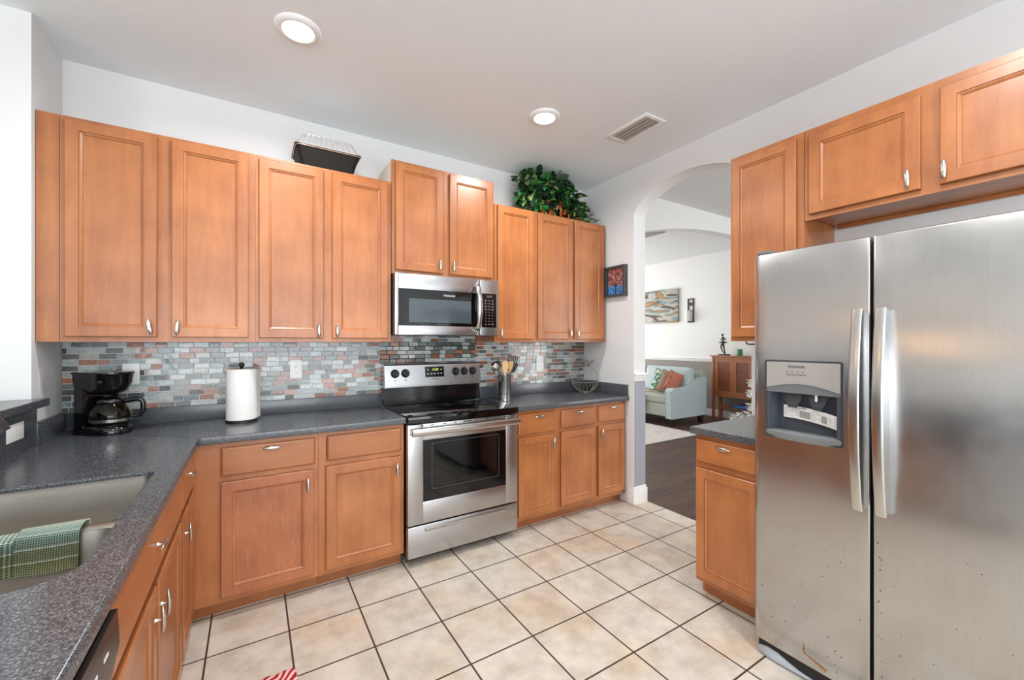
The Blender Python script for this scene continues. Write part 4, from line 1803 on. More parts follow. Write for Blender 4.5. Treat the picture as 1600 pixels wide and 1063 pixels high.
def tree_art():
    m = bpy.data.materials.new('tree_painting')
    n, l, bb = nt(m)
    tc = n.new('ShaderNodeTexCoord')
    sp = n.new('ShaderNodeSeparateXYZ')
    l.new(tc.outputs['Object'], sp.inputs[0])
    t = n.new('ShaderNodeTexNoise')
    t.inputs['Scale'].default_value = 60
    t.inputs['Detail'].default_value = 3
    l.new(tc.outputs['Object'], t.inputs['Vector'])
    r1 = ramp(n, [(.35, (110, 44, 44)), (.46, (176, 90, 84)), (.56, (206, 160, 150)), (.68, (150, 78, 66))])
    r2 = ramp(n, [(.35, (30, 80, 160)), (.55, (70, 140, 200)), (.75, (90, 180, 190))])
    l.new(t.outputs['Fac'], r1.inputs[0])
    l.new(t.outputs['Fac'], r2.inputs[0])
    gt = n.new('ShaderNodeMath')
    gt.operation = 'GREATER_THAN'
    gt.inputs[1].default_value = .10
    l.new(sp.outputs[2], gt.inputs[0])
    mx = n.new('ShaderNodeMixRGB')
    l.new(gt.outputs[0], mx.inputs[0])
    l.new(r2.outputs[0], mx.inputs[1])
    l.new(r1.outputs[0], mx.inputs[2])
    l.new(mx.outputs[0], bb.inputs['Base Color'])
    bb.inputs['Roughness'].default_value = .5
    return m


b = MB()
FP.box(b, y0 + fr - .002, y1 - fr + .002, .004, .010, z0 + fr - .002, z1 - fr + .002)
b.build('painting', tree_art(), pc, smooth=0)
b = MB()
rt = random.Random(5)


def branch(p, a, L, r, dep):
    q = (p[0] + L * math.sin(a), p[1] + L * math.cos(a))
    if not (y0 + fr < q[0] < y1 - fr and z0 + fr < q[1] < z1 - fr):
        return
    b.tube([FP.p(p[0], .0106, p[1]), FP.p((p[0] + q[0]) / 2 + rt.uniform(-.003, .003), .0106, (p[1] + q[1]) / 2), FP.p(q[0], .0106, q[1])], [r, r * .8, r * .6], 6)
    if dep > 0:
        for s in (-1, 1):
            branch(q, a + s * rt.uniform(.3, .75), L * rt.uniform(.68, .85), r * .68, dep - 1)


branch(((y0 + y1) / 2 + .01, z0 + fr), 0, .075, .008, 0)
for a in (-1.1, -.55, -.1, .35, .85, 1.2):
    branch(((y0 + y1) / 2 + .01, z0 + fr + .072), a, .048, .0045, 3)
b.build('tree', mat('tree_dark', (52, 22, 28), .5), pc, smooth=60)

# ---------------------------------------------------------------- refrigerator
FX = 1.884
fg = thing('refrigerator', (2.28, .52, 0), 'stainless side by side refrigerator with ice and water dispenser', 'refrigerator')
b = MB()
b.box(1.962, 2.66, .065, .985, .055, 1.738, .004)
for y in (.12, .93):
    for x in (2.02, 2.60):
        b.lathe([(.02, 0), (.02, .055)], (x, y, 0), 12)
b.build('cabinet', mat('fridge_side', (92, 94, 96), .45), fg, smooth=30)
b = MB()
b.box(1.905, 1.965, .07, .98, .016, .068, .004)
b.build('base_grille', M['blackm'], fg)
b = MB()
# pale plastic corner foot cover under the freezer door, tapering along the grille
rings = []
for y, hz, fx in ((.990, .030, 1.915), (.975, .040, 1.897), (.94, .046, 1.889), (.90, .044, 1.888), (.86, .032, 1.892), (.82, .022, 1.896), (.76, .014, 1.899)):
    rings.append([(1.955, y, .003), (fx + .006, y, .003), (fx, y, .010), (fx + .001, y, hz * .6), (fx + .008, y, hz * .9), (fx + .022, y, hz), (1.955, y, hz)])
b.loft(rings)
b.build('foot_cover', mat('pale_plastic', (168, 172, 178), .4), fg, smooth=60)



def fdoor_outline(ya, yb, ra, rb):
    """plan outline between ya (far, larger) and yb; ra, rb corner roundings; gently bowed face"""
    X1 = 1.955
    pts = [(X1, ya)]
    for k in range(7):
        a = PI / 2 * k / 6
        pts.append((FX + ra - ra * math.sin(a), ya - ra + ra * math.cos(a)))
    for k in range(1, 10):
        s = k / 10
        y = (ya - ra) + ((yb + rb) - (ya - ra)) * s
        pts.append((FX - .0025 * math.sin(PI * s), y))
    for k in range(7):
        a = PI / 2 * k / 6
        pts.append((FX + rb - rb * math.cos(a), yb + rb - rb * math.sin(a)))
    pts.append((X1, yb))
    return pts


def fridge_steel():
    m = bpy.data.materials.new('fridge_steel')
    n, l, bb = nt(m)
    bb.inputs['Metallic'].default_value = 1
    bb.inputs['Roughness'].default_value = .27
    bb.inputs['Anisotropic'].default_value = .6
    tc = n.new('ShaderNodeTexCoord')
    mp = n.new('ShaderNodeMapping')
    mp.inputs['Scale'].default_value = (1, 160, 2)
    l.new(tc.outputs['Object'], mp.inputs[0])
    t = n.new('ShaderNodeTexNoise')
    t.inputs['Scale'].default_value = 2
    t.inputs['Detail'].default_value = 4
    l.new(mp.outputs[0], t.inputs['Vector'])
    big = n.new('ShaderNodeTexNoise')
    big.inputs['Scale'].default_value = 1.6
    big.inputs['Detail'].default_value = 1
    l.new(tc.outputs['Object'], big.inputs['Vector'])
    # smudges and small rusty pits low on the doors
    vo = n.new('ShaderNodeTexVoronoi')
    vo.inputs['Scale'].default_value = 17
    vo.inputs['Randomness'].default_value = 1
    l.new(tc.outputs['Object'], vo.inputs['Vector'])
    lt = n.new('ShaderNodeMath')
    lt.operation = 'LESS_THAN'
    lt.inputs[1].default_value = -1
    l.new(vo.outputs['Distance'], lt.inputs[0])
    sp = n.new('ShaderNodeSeparateXYZ')
    l.new(tc.outputs['Object'], sp.inputs[0])
    lz = n.new('ShaderNodeMath')
    lz.operation = 'LESS_THAN'
    lz.inputs[1].default_value = .62
    l.new(sp.outputs[2], lz.inputs[0])
    an = n.new('ShaderNodeMath')
    an.operation = 'MULTIPLY'
    an.use_clamp = True
    l.new(lt.outputs[0], an.inputs[0])
    l.new(lz.outputs[0], an.inputs[1])
    r = ramp(n, [(.3, (186, 185, 184)), (.7, (192, 191, 190))])
    l.new(t.outputs['Fac'], r.inputs[0])
    mx = n.new('ShaderNodeMixRGB')
    mx.inputs[2].default_value = lin((84, 66, 54))
    l.new(an.outputs[0], mx.inputs[0])
    l.new(r.outputs[0], mx.inputs[1])
    l.new(mx.outputs[0], bb.inputs['Base Color'])
    b1 = n.new('ShaderNodeBump')
    b1.inputs['Strength'].default_value = .02
    b1.inputs['Distance'].default_value = .001
    l.new(t.outputs['Fac'], b1.inputs['Height'])
    b2_ = n.new('ShaderNodeBump')
    b2_.inputs['Strength'].default_value = .5
    b2_.inputs['Distance'].default_value = .02
    l.new(big.outputs['Fac'], b2_.inputs['Height'])
    l.new(b1.outputs[0], b2_.inputs['Normal'])
    l.new(b2_.outputs[0], bb.inputs['Normal'])
    sm = n.new('ShaderNodeTexNoise')
    sm.inputs['Scale'].default_value = 9
    sm.inputs['Detail'].default_value = 6
    l.new(tc.outputs['Object'], sm.inputs['Vector'])
    mr = n.new('ShaderNodeMapRange')
    mr.inputs['From Min'].default_value = .35
    mr.inputs['From Max'].default_value = .7
    mr.inputs['To Min'].default_value = .21
    mr.inputs['To Max'].default_value = .26
    l.new(sm.outputs['Fac'], mr.inputs['Value'])
    l.new(mr.outputs[0], bb.inputs['Roughness'])
    return m


M['fsteel'] = fridge_steel()
DZ0, DZ1 = .073, 1.7555
DY0, DY1, DZa, DZb = .662, .936, .975, 1.293       # dispenser opening


def vprism(b, outline, za, zb, round0=0, round1=0):
    cyy = sum(p[1] for p in outline) / len(outline)

    def ins(o):
        res = []
        for x, y in outline:
            res.append((x + o if x < 1.93 else x, y + (o if y < cyy else -o) * (1 if x < 1.93 else 1)))
        return res
    rings = []
    if round0:
        for k in range(4):
            a = PI / 2 * k / 3
            rings.append([(x, y, za + round0 * (1 - math.sin(a)) * 1.0) for x, y in ins(round0 * (1 - math.cos(PI / 2 - a)) if False else round0 * (1 - math.sin(PI / 2 * k / 3)))])
        rings = [[(x, y, za + round0 * (1 - math.cos(PI / 2 * k / 3))) for x, y in ins(round0 * (1 - math.sin(PI / 2 * k / 3)))] for k in range(4)]
    else:
        rings.append([(x, y, za) for x, y in outline])
    if round1:
        rings += [[(x, y, zb - round1 * (1 - math.sin(PI / 2 * k / 3))) for x, y in ins(round1 * (1 - math.cos(PI / 2 * k / 3)))] for k in range(4)]
    else:
        rings.append([(x, y, zb) for x, y in outline])
    b.loft(rings)


YL0, YL1 = .9965, .581
b = MB()
full = fdoor_outline(YL0, YL1, .032, .006)
vprism(b, full, DZ0, DZa, round0=.008)
vprism(b, full, DZb, DZ1, round1=.008)
lo = [p for p in full if p[1] > DY1 - .0001]
k = len(lo)
lo = full[:k] + [(FX - .0003, DY1), (1.955, DY1)]
hi = [p for p in full if p[1] < DY0]
hi = [(1.955, DY0), (FX - .0006, DY0)] + hi
b.prism(lo, lambda x, y, t: (x, y, t), DZa, DZb)
b.prism(hi, lambda x, y, t: (x, y, t), DZa, DZb)
fd = b.build('freezer_door', M['fsteel'], fg, smooth=30)
b = MB()
vprism(b, fdoor_outline(.5725, .052, .006, .03), DZ0, DZ1, .008, .008)
rd = b.build('refrigerator_door', M['fsteel'], fg, smooth=30)
b = MB().box(1.93, 1.958, .5715, .582, DZ0, DZ1 - .01)
b.build('gasket', M['blackm'], fg, smooth=0)
b = MB()
b.box(1.90, 2.0, .93, .985, 1.757, 1.772, .005)
b.box(1.93, 2.05, .08, .18, 1.757, 1.772, .005)
b.build('hinge_cover', M['grey'], fg)


def fhandle(y, parent, side):
    b = MB()
    rings = []
    n = 24
    for i in range(n + 1):
        t = i / n
        z = .765 + (1.492 - .765) * t
        bow = .030 + .034 * math.sin(PI * t) ** .8
        x = FX - bow
        w = .0165
        out = []
        for a, c in rrect(-w, w, -.0075, .0075, .006, 3):
            out.append((x + c, y + a, z))
        rings.append(out)
    b.loft(rings)
    h = b.build('handle', M['chrome'], parent, smooth=50)
    b = MB()
    # inner fin joining bar to door
    pts = []
    for i in range(n + 1):
        t = i / n
        z = .772 + (1.485 - .772) * t
        pts.append((FX - .028 - .034 * math.sin(PI * t) ** .8, z))
    poly = pts + [(FX + .001, 1.485), (FX + .001, .772)]
    b.prism(poly, lambda a, c, t: (a, t, c), y - .012 * side - .002, y - .012 * side + .002)
    f_ = b.build('handle_web', M['steel'], h, smooth=20)
    return h


fhandle(.607, fd, 1)
fhandle(.541, rd, 1)
# dispenser
b = MB()
o_ = rrect(DY0 - .004, DY1 + .004, DZa - .004, DZb + .004, .01, 4)
i_ = rrect(DY0 + .005, DY1 - .005, DZa + .004, DZb - .003, .006, 4)
b.loft([[(FX + .004, y, z) for y, z in o_], [(FX - .006, y, z) for y, z in o_], [(FX - .006, y, z) for y, z in i_], [(FX + .08, y, z) for y, z in i_]], cap0=False, cap1=False)
dsp = b.build('dispenser', M['greyd'], fd, smooth=20)
b = MB()
pan = [(DY0 + .005, DZb - .003), (DY1 - .005, DZb - .003)]
arc = []
for k in range(17):
    t = k / 16
    arc.append((DY1 - .005 + (DY0 - DY1 + .01) * t, 1.180 + .024 * math.sin(PI * t) - .004 * t))
b.prism(pan + arc, lambda y, z, t: (t, y, z), FX - .008, FX + .01)
b.build('dispenser_panel', mat('silver_plastic', (176, 174, 170), .38, .4), fd, smooth=20)
b = MB()
arc2 = [(y, 1.163 + .0 * z) for y, z in arc]
b.prism(arc + arc2[::-1], lambda y, z, t: (t, y, z), FX - .006, FX + .03)
b.build('dispenser_hood', M['grey'], fd, smooth=20)
cav = mat('cavity_grey', (70, 76, 84), .3)
b = MB()
X2 = FX + .062
b.add([(FX + .01, DY0 + .018, 1.17), (FX + .01, DY1 - .018, 1.17), (FX + .01, DY1 - .018, 1.0), (FX + .01, DY0 + .018, 1.0),
       (X2, DY0 + .03, 1.17), (X2, DY1 - .03, 1.17), (X2, DY1 - .03, .998), (X2, DY0 + .03, .998)],
      [(4, 5, 6, 7), (0, 1, 5, 4), (1, 2, 6, 5), (3, 0, 4, 7), (2, 3, 7, 6)])
for ya, yb in ((DY0 + .004, DY0 + .018), (DY1 - .018, DY1 - .004)):
    b.box(FX - .003, FX + .012, ya, yb, .99, 1.175)
b.build('dispenser_cavity', cav, fd, smooth=0, recalc=False)
b = MB()
tr = []
for k in range(13):
    t = k / 12
    tr.append((FX - .006 - .016 * math.sin(PI * t), DY1 - .002 + (DY0 - DY1 + .004) * t))
outl = tr + [(FX + .05, DY0 + .01), (FX + .05, DY1 - .01)]
b.loft([[(x + .010, y, .968) for x, y in outl], [(x, y, .985) for x, y in outl], [(x, y, .997) for x, y in outl], [(x + .006, y, 1.001) for x, y in outl]])
b.build('drip_tray', mat('tray_grey', (120, 124, 126), .3), fd, smooth=40)
for yc in (.845, .755):
    b = MB()
    rings = []
    for s, w, x in ((1.168, .034, FX + .035), (1.135, .030, FX + .028), (1.110, .019, FX + .024), (1.100, .017, FX + .024)):
        rings.append([(x, yc - w, s), (x, yc + w, s), (x + .008, yc + w * .9, s), (x + .008, yc - w * .9, s)])
    b.loft(rings)
    b.build('paddle', M['greyd'], fd, smooth=0)
b = MB().lathe([(.005, 1.135), (.0055, 1.165)], (FX + .02, .757, 0), 12)
b.build('nozzle', M['plastic'], fd)
# sticker
b = MB()
pf, pb = [], []
n = 10
for k in range(n + 1):
    t = k / n
    y = .888 + (.682 - .888) * t
    x = FX + .046 - .030 * t * t
    zt_ = 1.106 - .022 * t * t
    pf.append((x, y, zt_))
    pb.append((x, y, zt_ - .052))
vs = pf + pb + [(x + .0006, y, z) for x, y, z in pf] + [(x + .0006, y, z) for x, y, z in pb]
fs = []
for k in range(n):
    fs += [(k, k + 1, n + 2 + k, n + 1 + k), (2 * n + 2 + k, 3 * n + 3 + k, 3 * n + 4 + k, 2 * n + 3 + k)]
b.add(vs, fs)
stk = b.build('sticker', mat('sticker_white', (222, 222, 218), .5), fd, smooth=60, recalc=False)
b = MB()
rs = random.Random(3)
for k in range(n):
    if k in (3, 4):
        continue
    (x0_, y0_, z0_), (x1_, y1_, z1_) = pf[k], pf[k + 1]
    for r in range(6):
        zz = z0_ - .011 - r * .0062
        if rs.random() < .85:
            b.add([(x0_ - .0004, y0_ - .002, zz), (x1_ - .0004, y1_ + .001, zz + (z1_ - z0_)), (x1_ - .0004, y1_ + .001, zz + (z1_ - z0_) - .0016), (x0_ - .0004, y0_ - .002, zz - .0016)], [(0, 1, 2, 3)])
for k in (3, 4, 7):
    (x0_, y0_, z0_), (x1_, y1_, z1_) = pf[k], pf[k + 1]
    b.add([(x0_ - .0004, y0_, z0_ - .016), (x1_ - .0004, y1_, z1_ - .016), (x1_ - .0004, y1_, z1_ - .044), (x0_ - .0004, y0_, z0_ - .044)], [(0, 1, 2, 3)])
b.build('print', mat('sticker_print', (150, 150, 150), .6), stk, smooth=0, recalc=False)
text('4 Min.', .0125, frameM((FX + .0405, .812, 1.0975), (0, -1, 0), (0, 0, 1)), M['text_k'], 'sticker_heading', stk)
text('FRIGIDAIRE', .0125, frameM((FX - .0085, .816, 1.271), (0, -1, 0), (0, 0, 1)), M['text_k'], 'logo', fd)
text('CUBE  CRUSH  WATER  OFF', .0058, frameM((FX - .0085, .816, 1.2385), (0, -1, 0), (0, 0, 1)), M['text_k'], 'print', fd)
b = MB()
for y in (.850, .832, .812, .793):
    b = MB()
    b.box(FX - .0087, FX - .0078, y - .003, y + .003, 1.249, 1.2515)
    b.build('indicator', M['text_k'], fd, smooth=0)
# rust marks
b = MB()
rust = mat('rust', (140, 92, 48), .8, var=.3, vscale=60)
RP = [(.7915, .160), (.7915, .122), (.770, .115), (.742, .107), (.716, .098)]
for i in range(4):
    (ya, za), (yb, zb) = RP[i], RP[i + 1]
    w = (.002, .003, .0042, .0055)[i]
    n_ = 3
    for j in range(n_):
        t0_, t1_ = j / n_, (j + 1) / n_
        pa = (FX - .0032, ya + (yb - ya) * t0_ + (w if i == 0 else 0), za + (zb - za) * t0_ + (0 if i == 0 else w) * rs.uniform(.5, 1))
        pb_ = (FX - .0032, ya + (yb - ya) * t1_ + (w if i == 0 else 0), za + (zb - za) * t1_ + (0 if i == 0 else w) * rs.uniform(.5, 1))
        b.add([pa, pb_, (pb_[0], pb_[1] - (2 * w if i == 0 else 0), pb_[2] - (0 if i == 0 else 2 * w)), (pa[0], pa[1] - (2 * w if i == 0 else 0), pa[2] - (0 if i == 0 else 2 * w))], [(0, 1, 2, 3)])
b.build('rust_mark', rust, fd, smooth=0, recalc=False)
for pd_, ya, yb, n_ in ((fd, .60, .96, 34), (rd, .12, .56, 60)):
    b = MB()
    for k in range(n_):
        y, z, r_ = rs.uniform(ya, yb), .09 + .62 * rs.random() ** 1.5, rs.uniform(.0008, .0022)
        if pd_ is rd and k % 3 == 0:
            y = .552 + rs.uniform(-.008, .008)
        b.add([(FX - .0031, y + r_ * math.cos(q_ * PI / 3), z + r_ * math.sin(q_ * PI / 3)) for q_ in range(6)], [tuple(range(6))])
    b.build('rust_specks', mat('speck', (92, 74, 62), .8) if pd_ is fd else bpy.data.materials['speck'], pd_, smooth=0, recalc=False)['kind'] = 'stuff'

# dark bar under the tall wall cabinet
b = MB()
b.tube([(2.46, 1.335, 1.3775), (2.46, 1.335, 1.366), (2.46, 1.32, 1.360), (2.46, 1.18, 1.360), (2.46, 1.04, 1.360), (2.46, 1.03, 1.366), (2.46, 1.03, 1.3775)], .004, 10)
tag(b.build('towel_bar', mat('dark_bar', (60, 56, 54), .4, .6)), 'thin dark bar mounted under the tall wall cabinet by the refrigerator', 'bar')

# red and white cloth on the floor


def rag(u, v):
    x = .150 - .20 * u + .02 * v
    y = 1.955 - .008 * u - .30 * v
    # rotate corner towards the camera
    z = .006 + .010 * abs(math.sin(u * 9 + v * 3)) * (.3 + u) + .012 * math.sin(v * 6) ** 2 * u
    return (x, y, z)


def rag_mat():
    m = bpy.data.materials.new('red_white_print')
    n, l, bb = nt(m)
    uv = n.new('ShaderNodeUVMap')
    mp = n.new('ShaderNodeMapping')
    mp.inputs['Scale'].default_value = (1, 1.4, 1)
    mp.inputs['Rotation'].default_value = (0, 0, .7)
    l.new(uv.outputs[0], mp.inputs[0])
    w = n.new('ShaderNodeTexWave')
    w.wave_type = 'BANDS'
    w.inputs['Scale'].default_value = 2.6
    w.inputs['Distortion'].default_value = 3.5
    w.inputs['Detail'].default_value = 0
    w.inputs['Detail Scale'].default_value = 1.2
    l.new(mp.outputs[0], w.inputs['Vector'])
    r = ramp(n, [(0, (168, 14, 34)), (.52, (232, 196, 190))], 'CONSTANT')
    l.new(w.outputs['Fac'], r.inputs[0])
    l.new(r.outputs[0], bb.inputs['Base Color'])
    bb.inputs['Roughness'].default_value = .9
    return m


o = grid_cloth('floor_cloth', rag_mat(), rag, 24, 28, .004, (.06, 1.77, .0))
tag(o, 'red and white patterned cloth on the tile floor at the bottom edge', 'cloth')

# ---------------------------------------------------------------- living room beyond the arch
leather = mat('pale_blue_leather', (172, 188, 190), .42, bump=.2, bscale=12)
leather2 = mat('sage_leather', (164, 168, 158), .38, bump=.25, bscale=8)
darkleg = mat('dark_wood_leg', (34, 26, 24), .4)
sf = thing('sofa', (6.15, 5.2, 0), 'pale blue leather sofa with nailhead trimmed arm in the living room', 'sofa')
SX0, SX1, SY0, SY1 = 5.70, 6.62, 4.27, 6.35
b = MB()
b.box(SX0 + .03, SX1 - .06, SY0 + .12, SY1 - .12, .15, .36, .02)
b.build('seat_base', leather2, sf)
for ya, yb in ((SY0 + .14, (SY0 + SY1) / 2), ((SY0 + SY1) / 2, SY1 - .14)):
    b = MB().box(SX0 + .02, SX1 - .25, ya + .003, yb - .003, .362, .50, .035)
    b.build('seat_cushion', leather2, sf, smooth=60)
for i, (ya, yb) in enumerate(((SY0 + .10, (SY0 + SY1) / 2 - .02), ((SY0 + SY1) / 2 - .02, SY1 - .14))):
    b = MB()
    rr = Matrix.Rotation(.22, 3, 'Y')
    b.obox((SX1 - .28, (ya + yb) / 2, .70), (.19, yb - ya - .01, .47), rr, .06)
    b.build('back_cushion', leather if i == 0 else leather2, sf, smooth=60)
b = MB()
b.prism([(SX1 - .18, .15), (SX1, .15), (SX1 + .03, .85), (SX1 - .06, .88)], lambda a, z, t: (a, t, z), SY0 + .03, SY1 - .03)
b.build('back', leather2, sf, smooth=20)
for ya, yb in ((SY0, SY0 + .13), (SY1 - .13, SY1)):
    b = MB()
    prof = [(SX0, .13), (SX0 - .015, .58), (SX0 + .05, .625), (SX0 + .25, .61), (SX0 + .5, .64), (SX0 + .75, .75), (SX1 - .04, .775), (SX1 + .01, .77), (SX1 - .01, .13)]
    b.prism(prof, lambda a, z, t: (a, t, z), ya, yb)
    b.build('arm', leather, sf, smooth=25)
b = MB()
for ya in (SY0 + .012, SY0 + .118):
    for k in range(22):
        b.lathe([(.006, 0), (.004, .003)], (SX0 - .001 - .015 * k / 22, ya, .15 + k * .02), 8, Matrix.Rotation(-PI / 2, 3, 'Y'))
b.build('nailhead_trim', M['greyd'], sf)
for x, y in ((SX0 + .07, SY0 + .06), (SX1 - .09, SY0 + .06), (SX0 + .07, SY1 - .07), (SX1 - .09, SY1 - .07)):
    b = MB()
    b.loft([[(x - .035 - s_ * .014, y - .04, z), (x + .035 + .014 * s_, y - .04, z), (x + .035 + .014 * s_, y + .03, z), (x - .035 - .014 * s_, y + .03, z)] for z, s_ in ((0.001, -1), (.13, 1), (.151, 1))])
    b.build('leg', darkleg, sf, smooth=0)


def pillow(name, label, c_, size, R_, m, seed=0):
    w, h, t = size
    b = MB()
    n = 12
    vs = []
    for s in (1, -1):
        for i in range(n + 1):
            for j in range(n + 1):
                u, v = -1 + 2 * i / n, -1 + 2 * j / n
                f_ = ((1 - u ** 4) * (1 - v ** 4)) ** .5
                k_ = 1 - .05 * (1 - abs(u)) * abs(v) - .0
                pin = 1 - .06 * (1 - u * u) * (abs(v) > .99) - .0
                vs.append(Vector(c_) + R_ @ Vector((s * t / 2 * f_, u * w / 2 * (1 - .06 * (1 - v * v)), v * h / 2 * (1 - .06 * (1 - u * u)))))
    fs = []
    n1 = (n + 1) ** 2
    for i in range(n):
        for j in range(n):
            a = i * (n + 1) + j
            fs.append((a, a + 1, a + n + 2, a + n + 1))
            fs.append((n1 + a, n1 + a + n + 1, n1 + a + n + 2, n1 + a + 1))
    b.add(vs, fs)
    o = b.build(name, m, smooth=60)
    tag(o, label, 'cushion', 'cushions on the sofa')
    bm = bmesh.new()
    bm.from_mesh(o.data)
    bmesh.ops.remove_doubles(bm, verts=bm.verts, dist=.0005)
    bm.to_mesh(o.data)
    bm.free()
    return o


def print_mat(name, stops, scale, rough=.7, dist=2):
    m = bpy.data.materials.new(name)
    n, l, bb = nt(m)
    tc = n.new('ShaderNodeTexCoord')
    t = n.new('ShaderNodeTexNoise')
    t.inputs['Scale'].default_value = scale
    t.inputs['Detail'].default_value = 2
    t.inputs['Distortion'].default_value = dist
    l.new(tc.outputs['Object'], t.inputs['Vector'])
    r = ramp(n, stops)
    l.new(t.outputs['Fac'], r.inputs[0])
    l.new(r.outputs[0], bb.inputs['Base Color'])
    bb.inputs['Roughness'].default_value = rough
    return m


tilt = lambda a, c=0, d=0: Matrix.Rotation(a, 3, 'Y') @ Matrix.Rotation(c, 3, 'X') @ Matrix.Rotation(d, 3, 'Z')
pillow('throw_pillow', 'white throw pillow with green leaf print on the sofa', (6.10, 4.76, .68), (.36, .42, .12), tilt(.35, .12, .45),
       print_mat('leaf_print', [(.40, (214, 220, 208)), (.47, (210, 216, 204)), (.50, (60, 130, 100)), (.60, (40, 104, 84)), (.66, (206, 214, 204))], 9))
pillow('throw_pillow', 'tan throw pillow tucked between the leaf print and rust pillows', (6.10, 4.64, .67), (.34, .40, .09), tilt(.35, .2, .6), mat('tan_fabric', (170, 140, 118), .8))
pillow('throw_pillow', 'rust coloured throw pillow nearest the sofa arm', (6.03, 4.50, .70), (.24, .36, .11), tilt(.30, .30, .55),
       print_mat('rust_print', [(.35, (150, 84, 66)), (.6, (184, 112, 92))], 14))

# floral throw over the sofa's front, mostly hidden by the arch


def throw(u, v):
    x = 5.68 - .02 + .34 * max(0, .45 - v) * 2
    z = .505 if v < .45 else .505 - (v - .45) * .75
    if v >= .45:
        x = 5.665 - .03 * math.sin(u * 8)
    return (x, 4.86 + .62 * u + .06 * math.sin(v * 7), z + .008 * math.sin(u * 14))


o = grid_cloth('floral_throw', print_mat('floral_print', [(.36, (214, 200, 150)), (.45, (206, 206, 196)), (.52, (206, 112, 76)), (.6, (214, 140, 100)), (.68, (222, 196, 92))], 9), throw, 20, 20, .01, (5.7, 5.1, .3))
tag(o, 'cream throw with orange and yellow floral print over the sofa seat', 'throw')

rugm = print_mat('rug_pattern', [(.32, (186, 178, 172)), (.45, (216, 212, 208)), (.58, (200, 196, 196)), (.68, (214, 200, 150)), (.72, (214, 210, 206))], 5, .95, 3)
b = MB().box(3.3, 5.62, 3.74, 6.7, .0005, .012, .004)
tag(b.build('area_rug', rugm), 'pale patterned area rug on the dark plank floor', 'rug')

# side cabinet with sliding slatted doors
cbm = wood('walnut_reddish', (134, 74, 36), (166, 100, 54))
cbd = wood('walnut_panel', (98, 48, 24), (128, 68, 36), 'y')
cb = thing('sideboard', (7.08, 3.86, 0), 'reddish brown wooden sideboard cabinet with panelled doors on tall legs', 'sideboard')
CX0, CX1, CY0, CY1 = 6.94, 7.225, 3.35, 4.375
b = MB().box(CX0 - .02, CX1, CY0 - .03, CY1 + .03, 1.118, 1.142, .004)
b.build('top', cbm, cb)
b = MB()
b.box(CX0 + .02, CX1 - .01, CY0 + .01, CY1 - .01, .42, 1.118)
b.build('case', cbm, cb, smooth=0)
for y in (CY0, CY1 - .04):
    for x in (CX0, CX1 - .05):
        b = MB().box(x, x + .04, y, y + .04, 0.001, 1.1175, .003)
        b.build('leg', cbm, cb)
for i, (ya, yb) in enumerate(((3.99, 4.315), (3.67, 3.985))):
    b = MB()
    za, zb = .47, 1.075
    b.box(CX0 + .0, CX0 + .02, ya, ya + .05, za, zb, .002)
    b.box(CX0 + .0, CX0 + .02, yb - .05, yb, za, zb, .002)
    b.box(CX0 + .0, CX0 + .02, ya + .05, yb - .05, za, za + .05, .002)
    b.box(CX0 + .0, CX0 + .02, ya + .05, yb - .05, zb - .05, zb, .002)
    d = b.build('door', cbm, cb, smooth=0)
    b = MB()
    for k in range(4):
        b.box(CX0 + .008, CX0 + .019, ya + .05, yb - .05, za + .05 + k * .1262, za + .05 + k * .1262 + .114, .004)
    b.build('panel', cbd, d, smooth=0)
b = MB()
b.box(CX0 + .002, CX0 + .02, CY0 + .04, CY1 - .04, .42, .468, .002)
b.box(CX0 + .002, CX0 + .02, CY0 + .04, CY1 - .04, 1.077, 1.117, .002)
b.build('rail', cbm, cb, smooth=0)
b = MB()
b.box(CX0 + .03, CX1 - .03, CY0 + .02, CY1 - .10, .215, .238, .003)
b.box(CX0 + .03, CX0 + .06, CY1 - .14, CY1 - .10, .001, .42)
b.build('shelf', cbm, cb, smooth=0)
for i, (c_, w, h, lab) in enumerate((((44, 60, 140), .17, .022, 'dark blue magazine, lowest of the pile on the sideboard shelf'), ((70, 150, 200), .165, .018, 'light blue magazine in the middle of the pile'),
                                     ((84, 70, 160), .15, .02, 'violet blue magazine on top of the pile'))):
    b = MB().box(6.985, 7.16, 3.62 + i * .01, 4.02 - i * .025, .2385 + [0, .0225, .041][i], .2385 + [.022, .0405, .061][i], .002)
    tag(b.build('magazine', mat('cover_%d' % i, c_, .4)), lab, 'magazine', 'magazines on the sideboard shelf')

# statuette of a dancer
bz = mat('dark_bronze', (62, 62, 58), .35, .7)
st = thing('statuette', (7.03, 4.20, 1.143), 'dark bronze ballerina statuette on the sideboard', 'statuette')
b = MB().box(6.985, 7.075, 4.115, 4.285, 1.143, 1.163, .004)
b.build('plinth', bz, st)
b = MB()
c0_ = Vector((7.03, 4.21, 0))
b.tube([c0_ + Vector((0, -.03, 1.163)), c0_ + Vector((0, -.02, 1.20)), c0_ + Vector((0, .0, 1.30)), c0_ + Vector((0, .005, 1.37))], [.012, .011, .015, .021], 10)
b.tube([c0_ + Vector((0, -.02, 1.175)), c0_ + Vector((-.01, .02, 1.22)), c0_ + Vector((-.01, .045, 1.29)), c0_ + Vector((0, .015, 1.37))], [.008, .010, .013, .020], 10)
b.tube([c0_ + Vector((0, .008, 1.36)), c0_ + Vector((0, .010, 1.40)), c0_ + Vector((0, .008, 1.44)), c0_ + Vector((0, .013, 1.465)), c0_ + Vector((0, .018, 1.48))], [.024, .017, .023, .012, .008], 12)
b.lathe([(.004, -.020), (.016, -.012), (.019, 0), (.016, .014), (.005, .022)], c0_ + Vector((0, .020, 1.500)), 12)
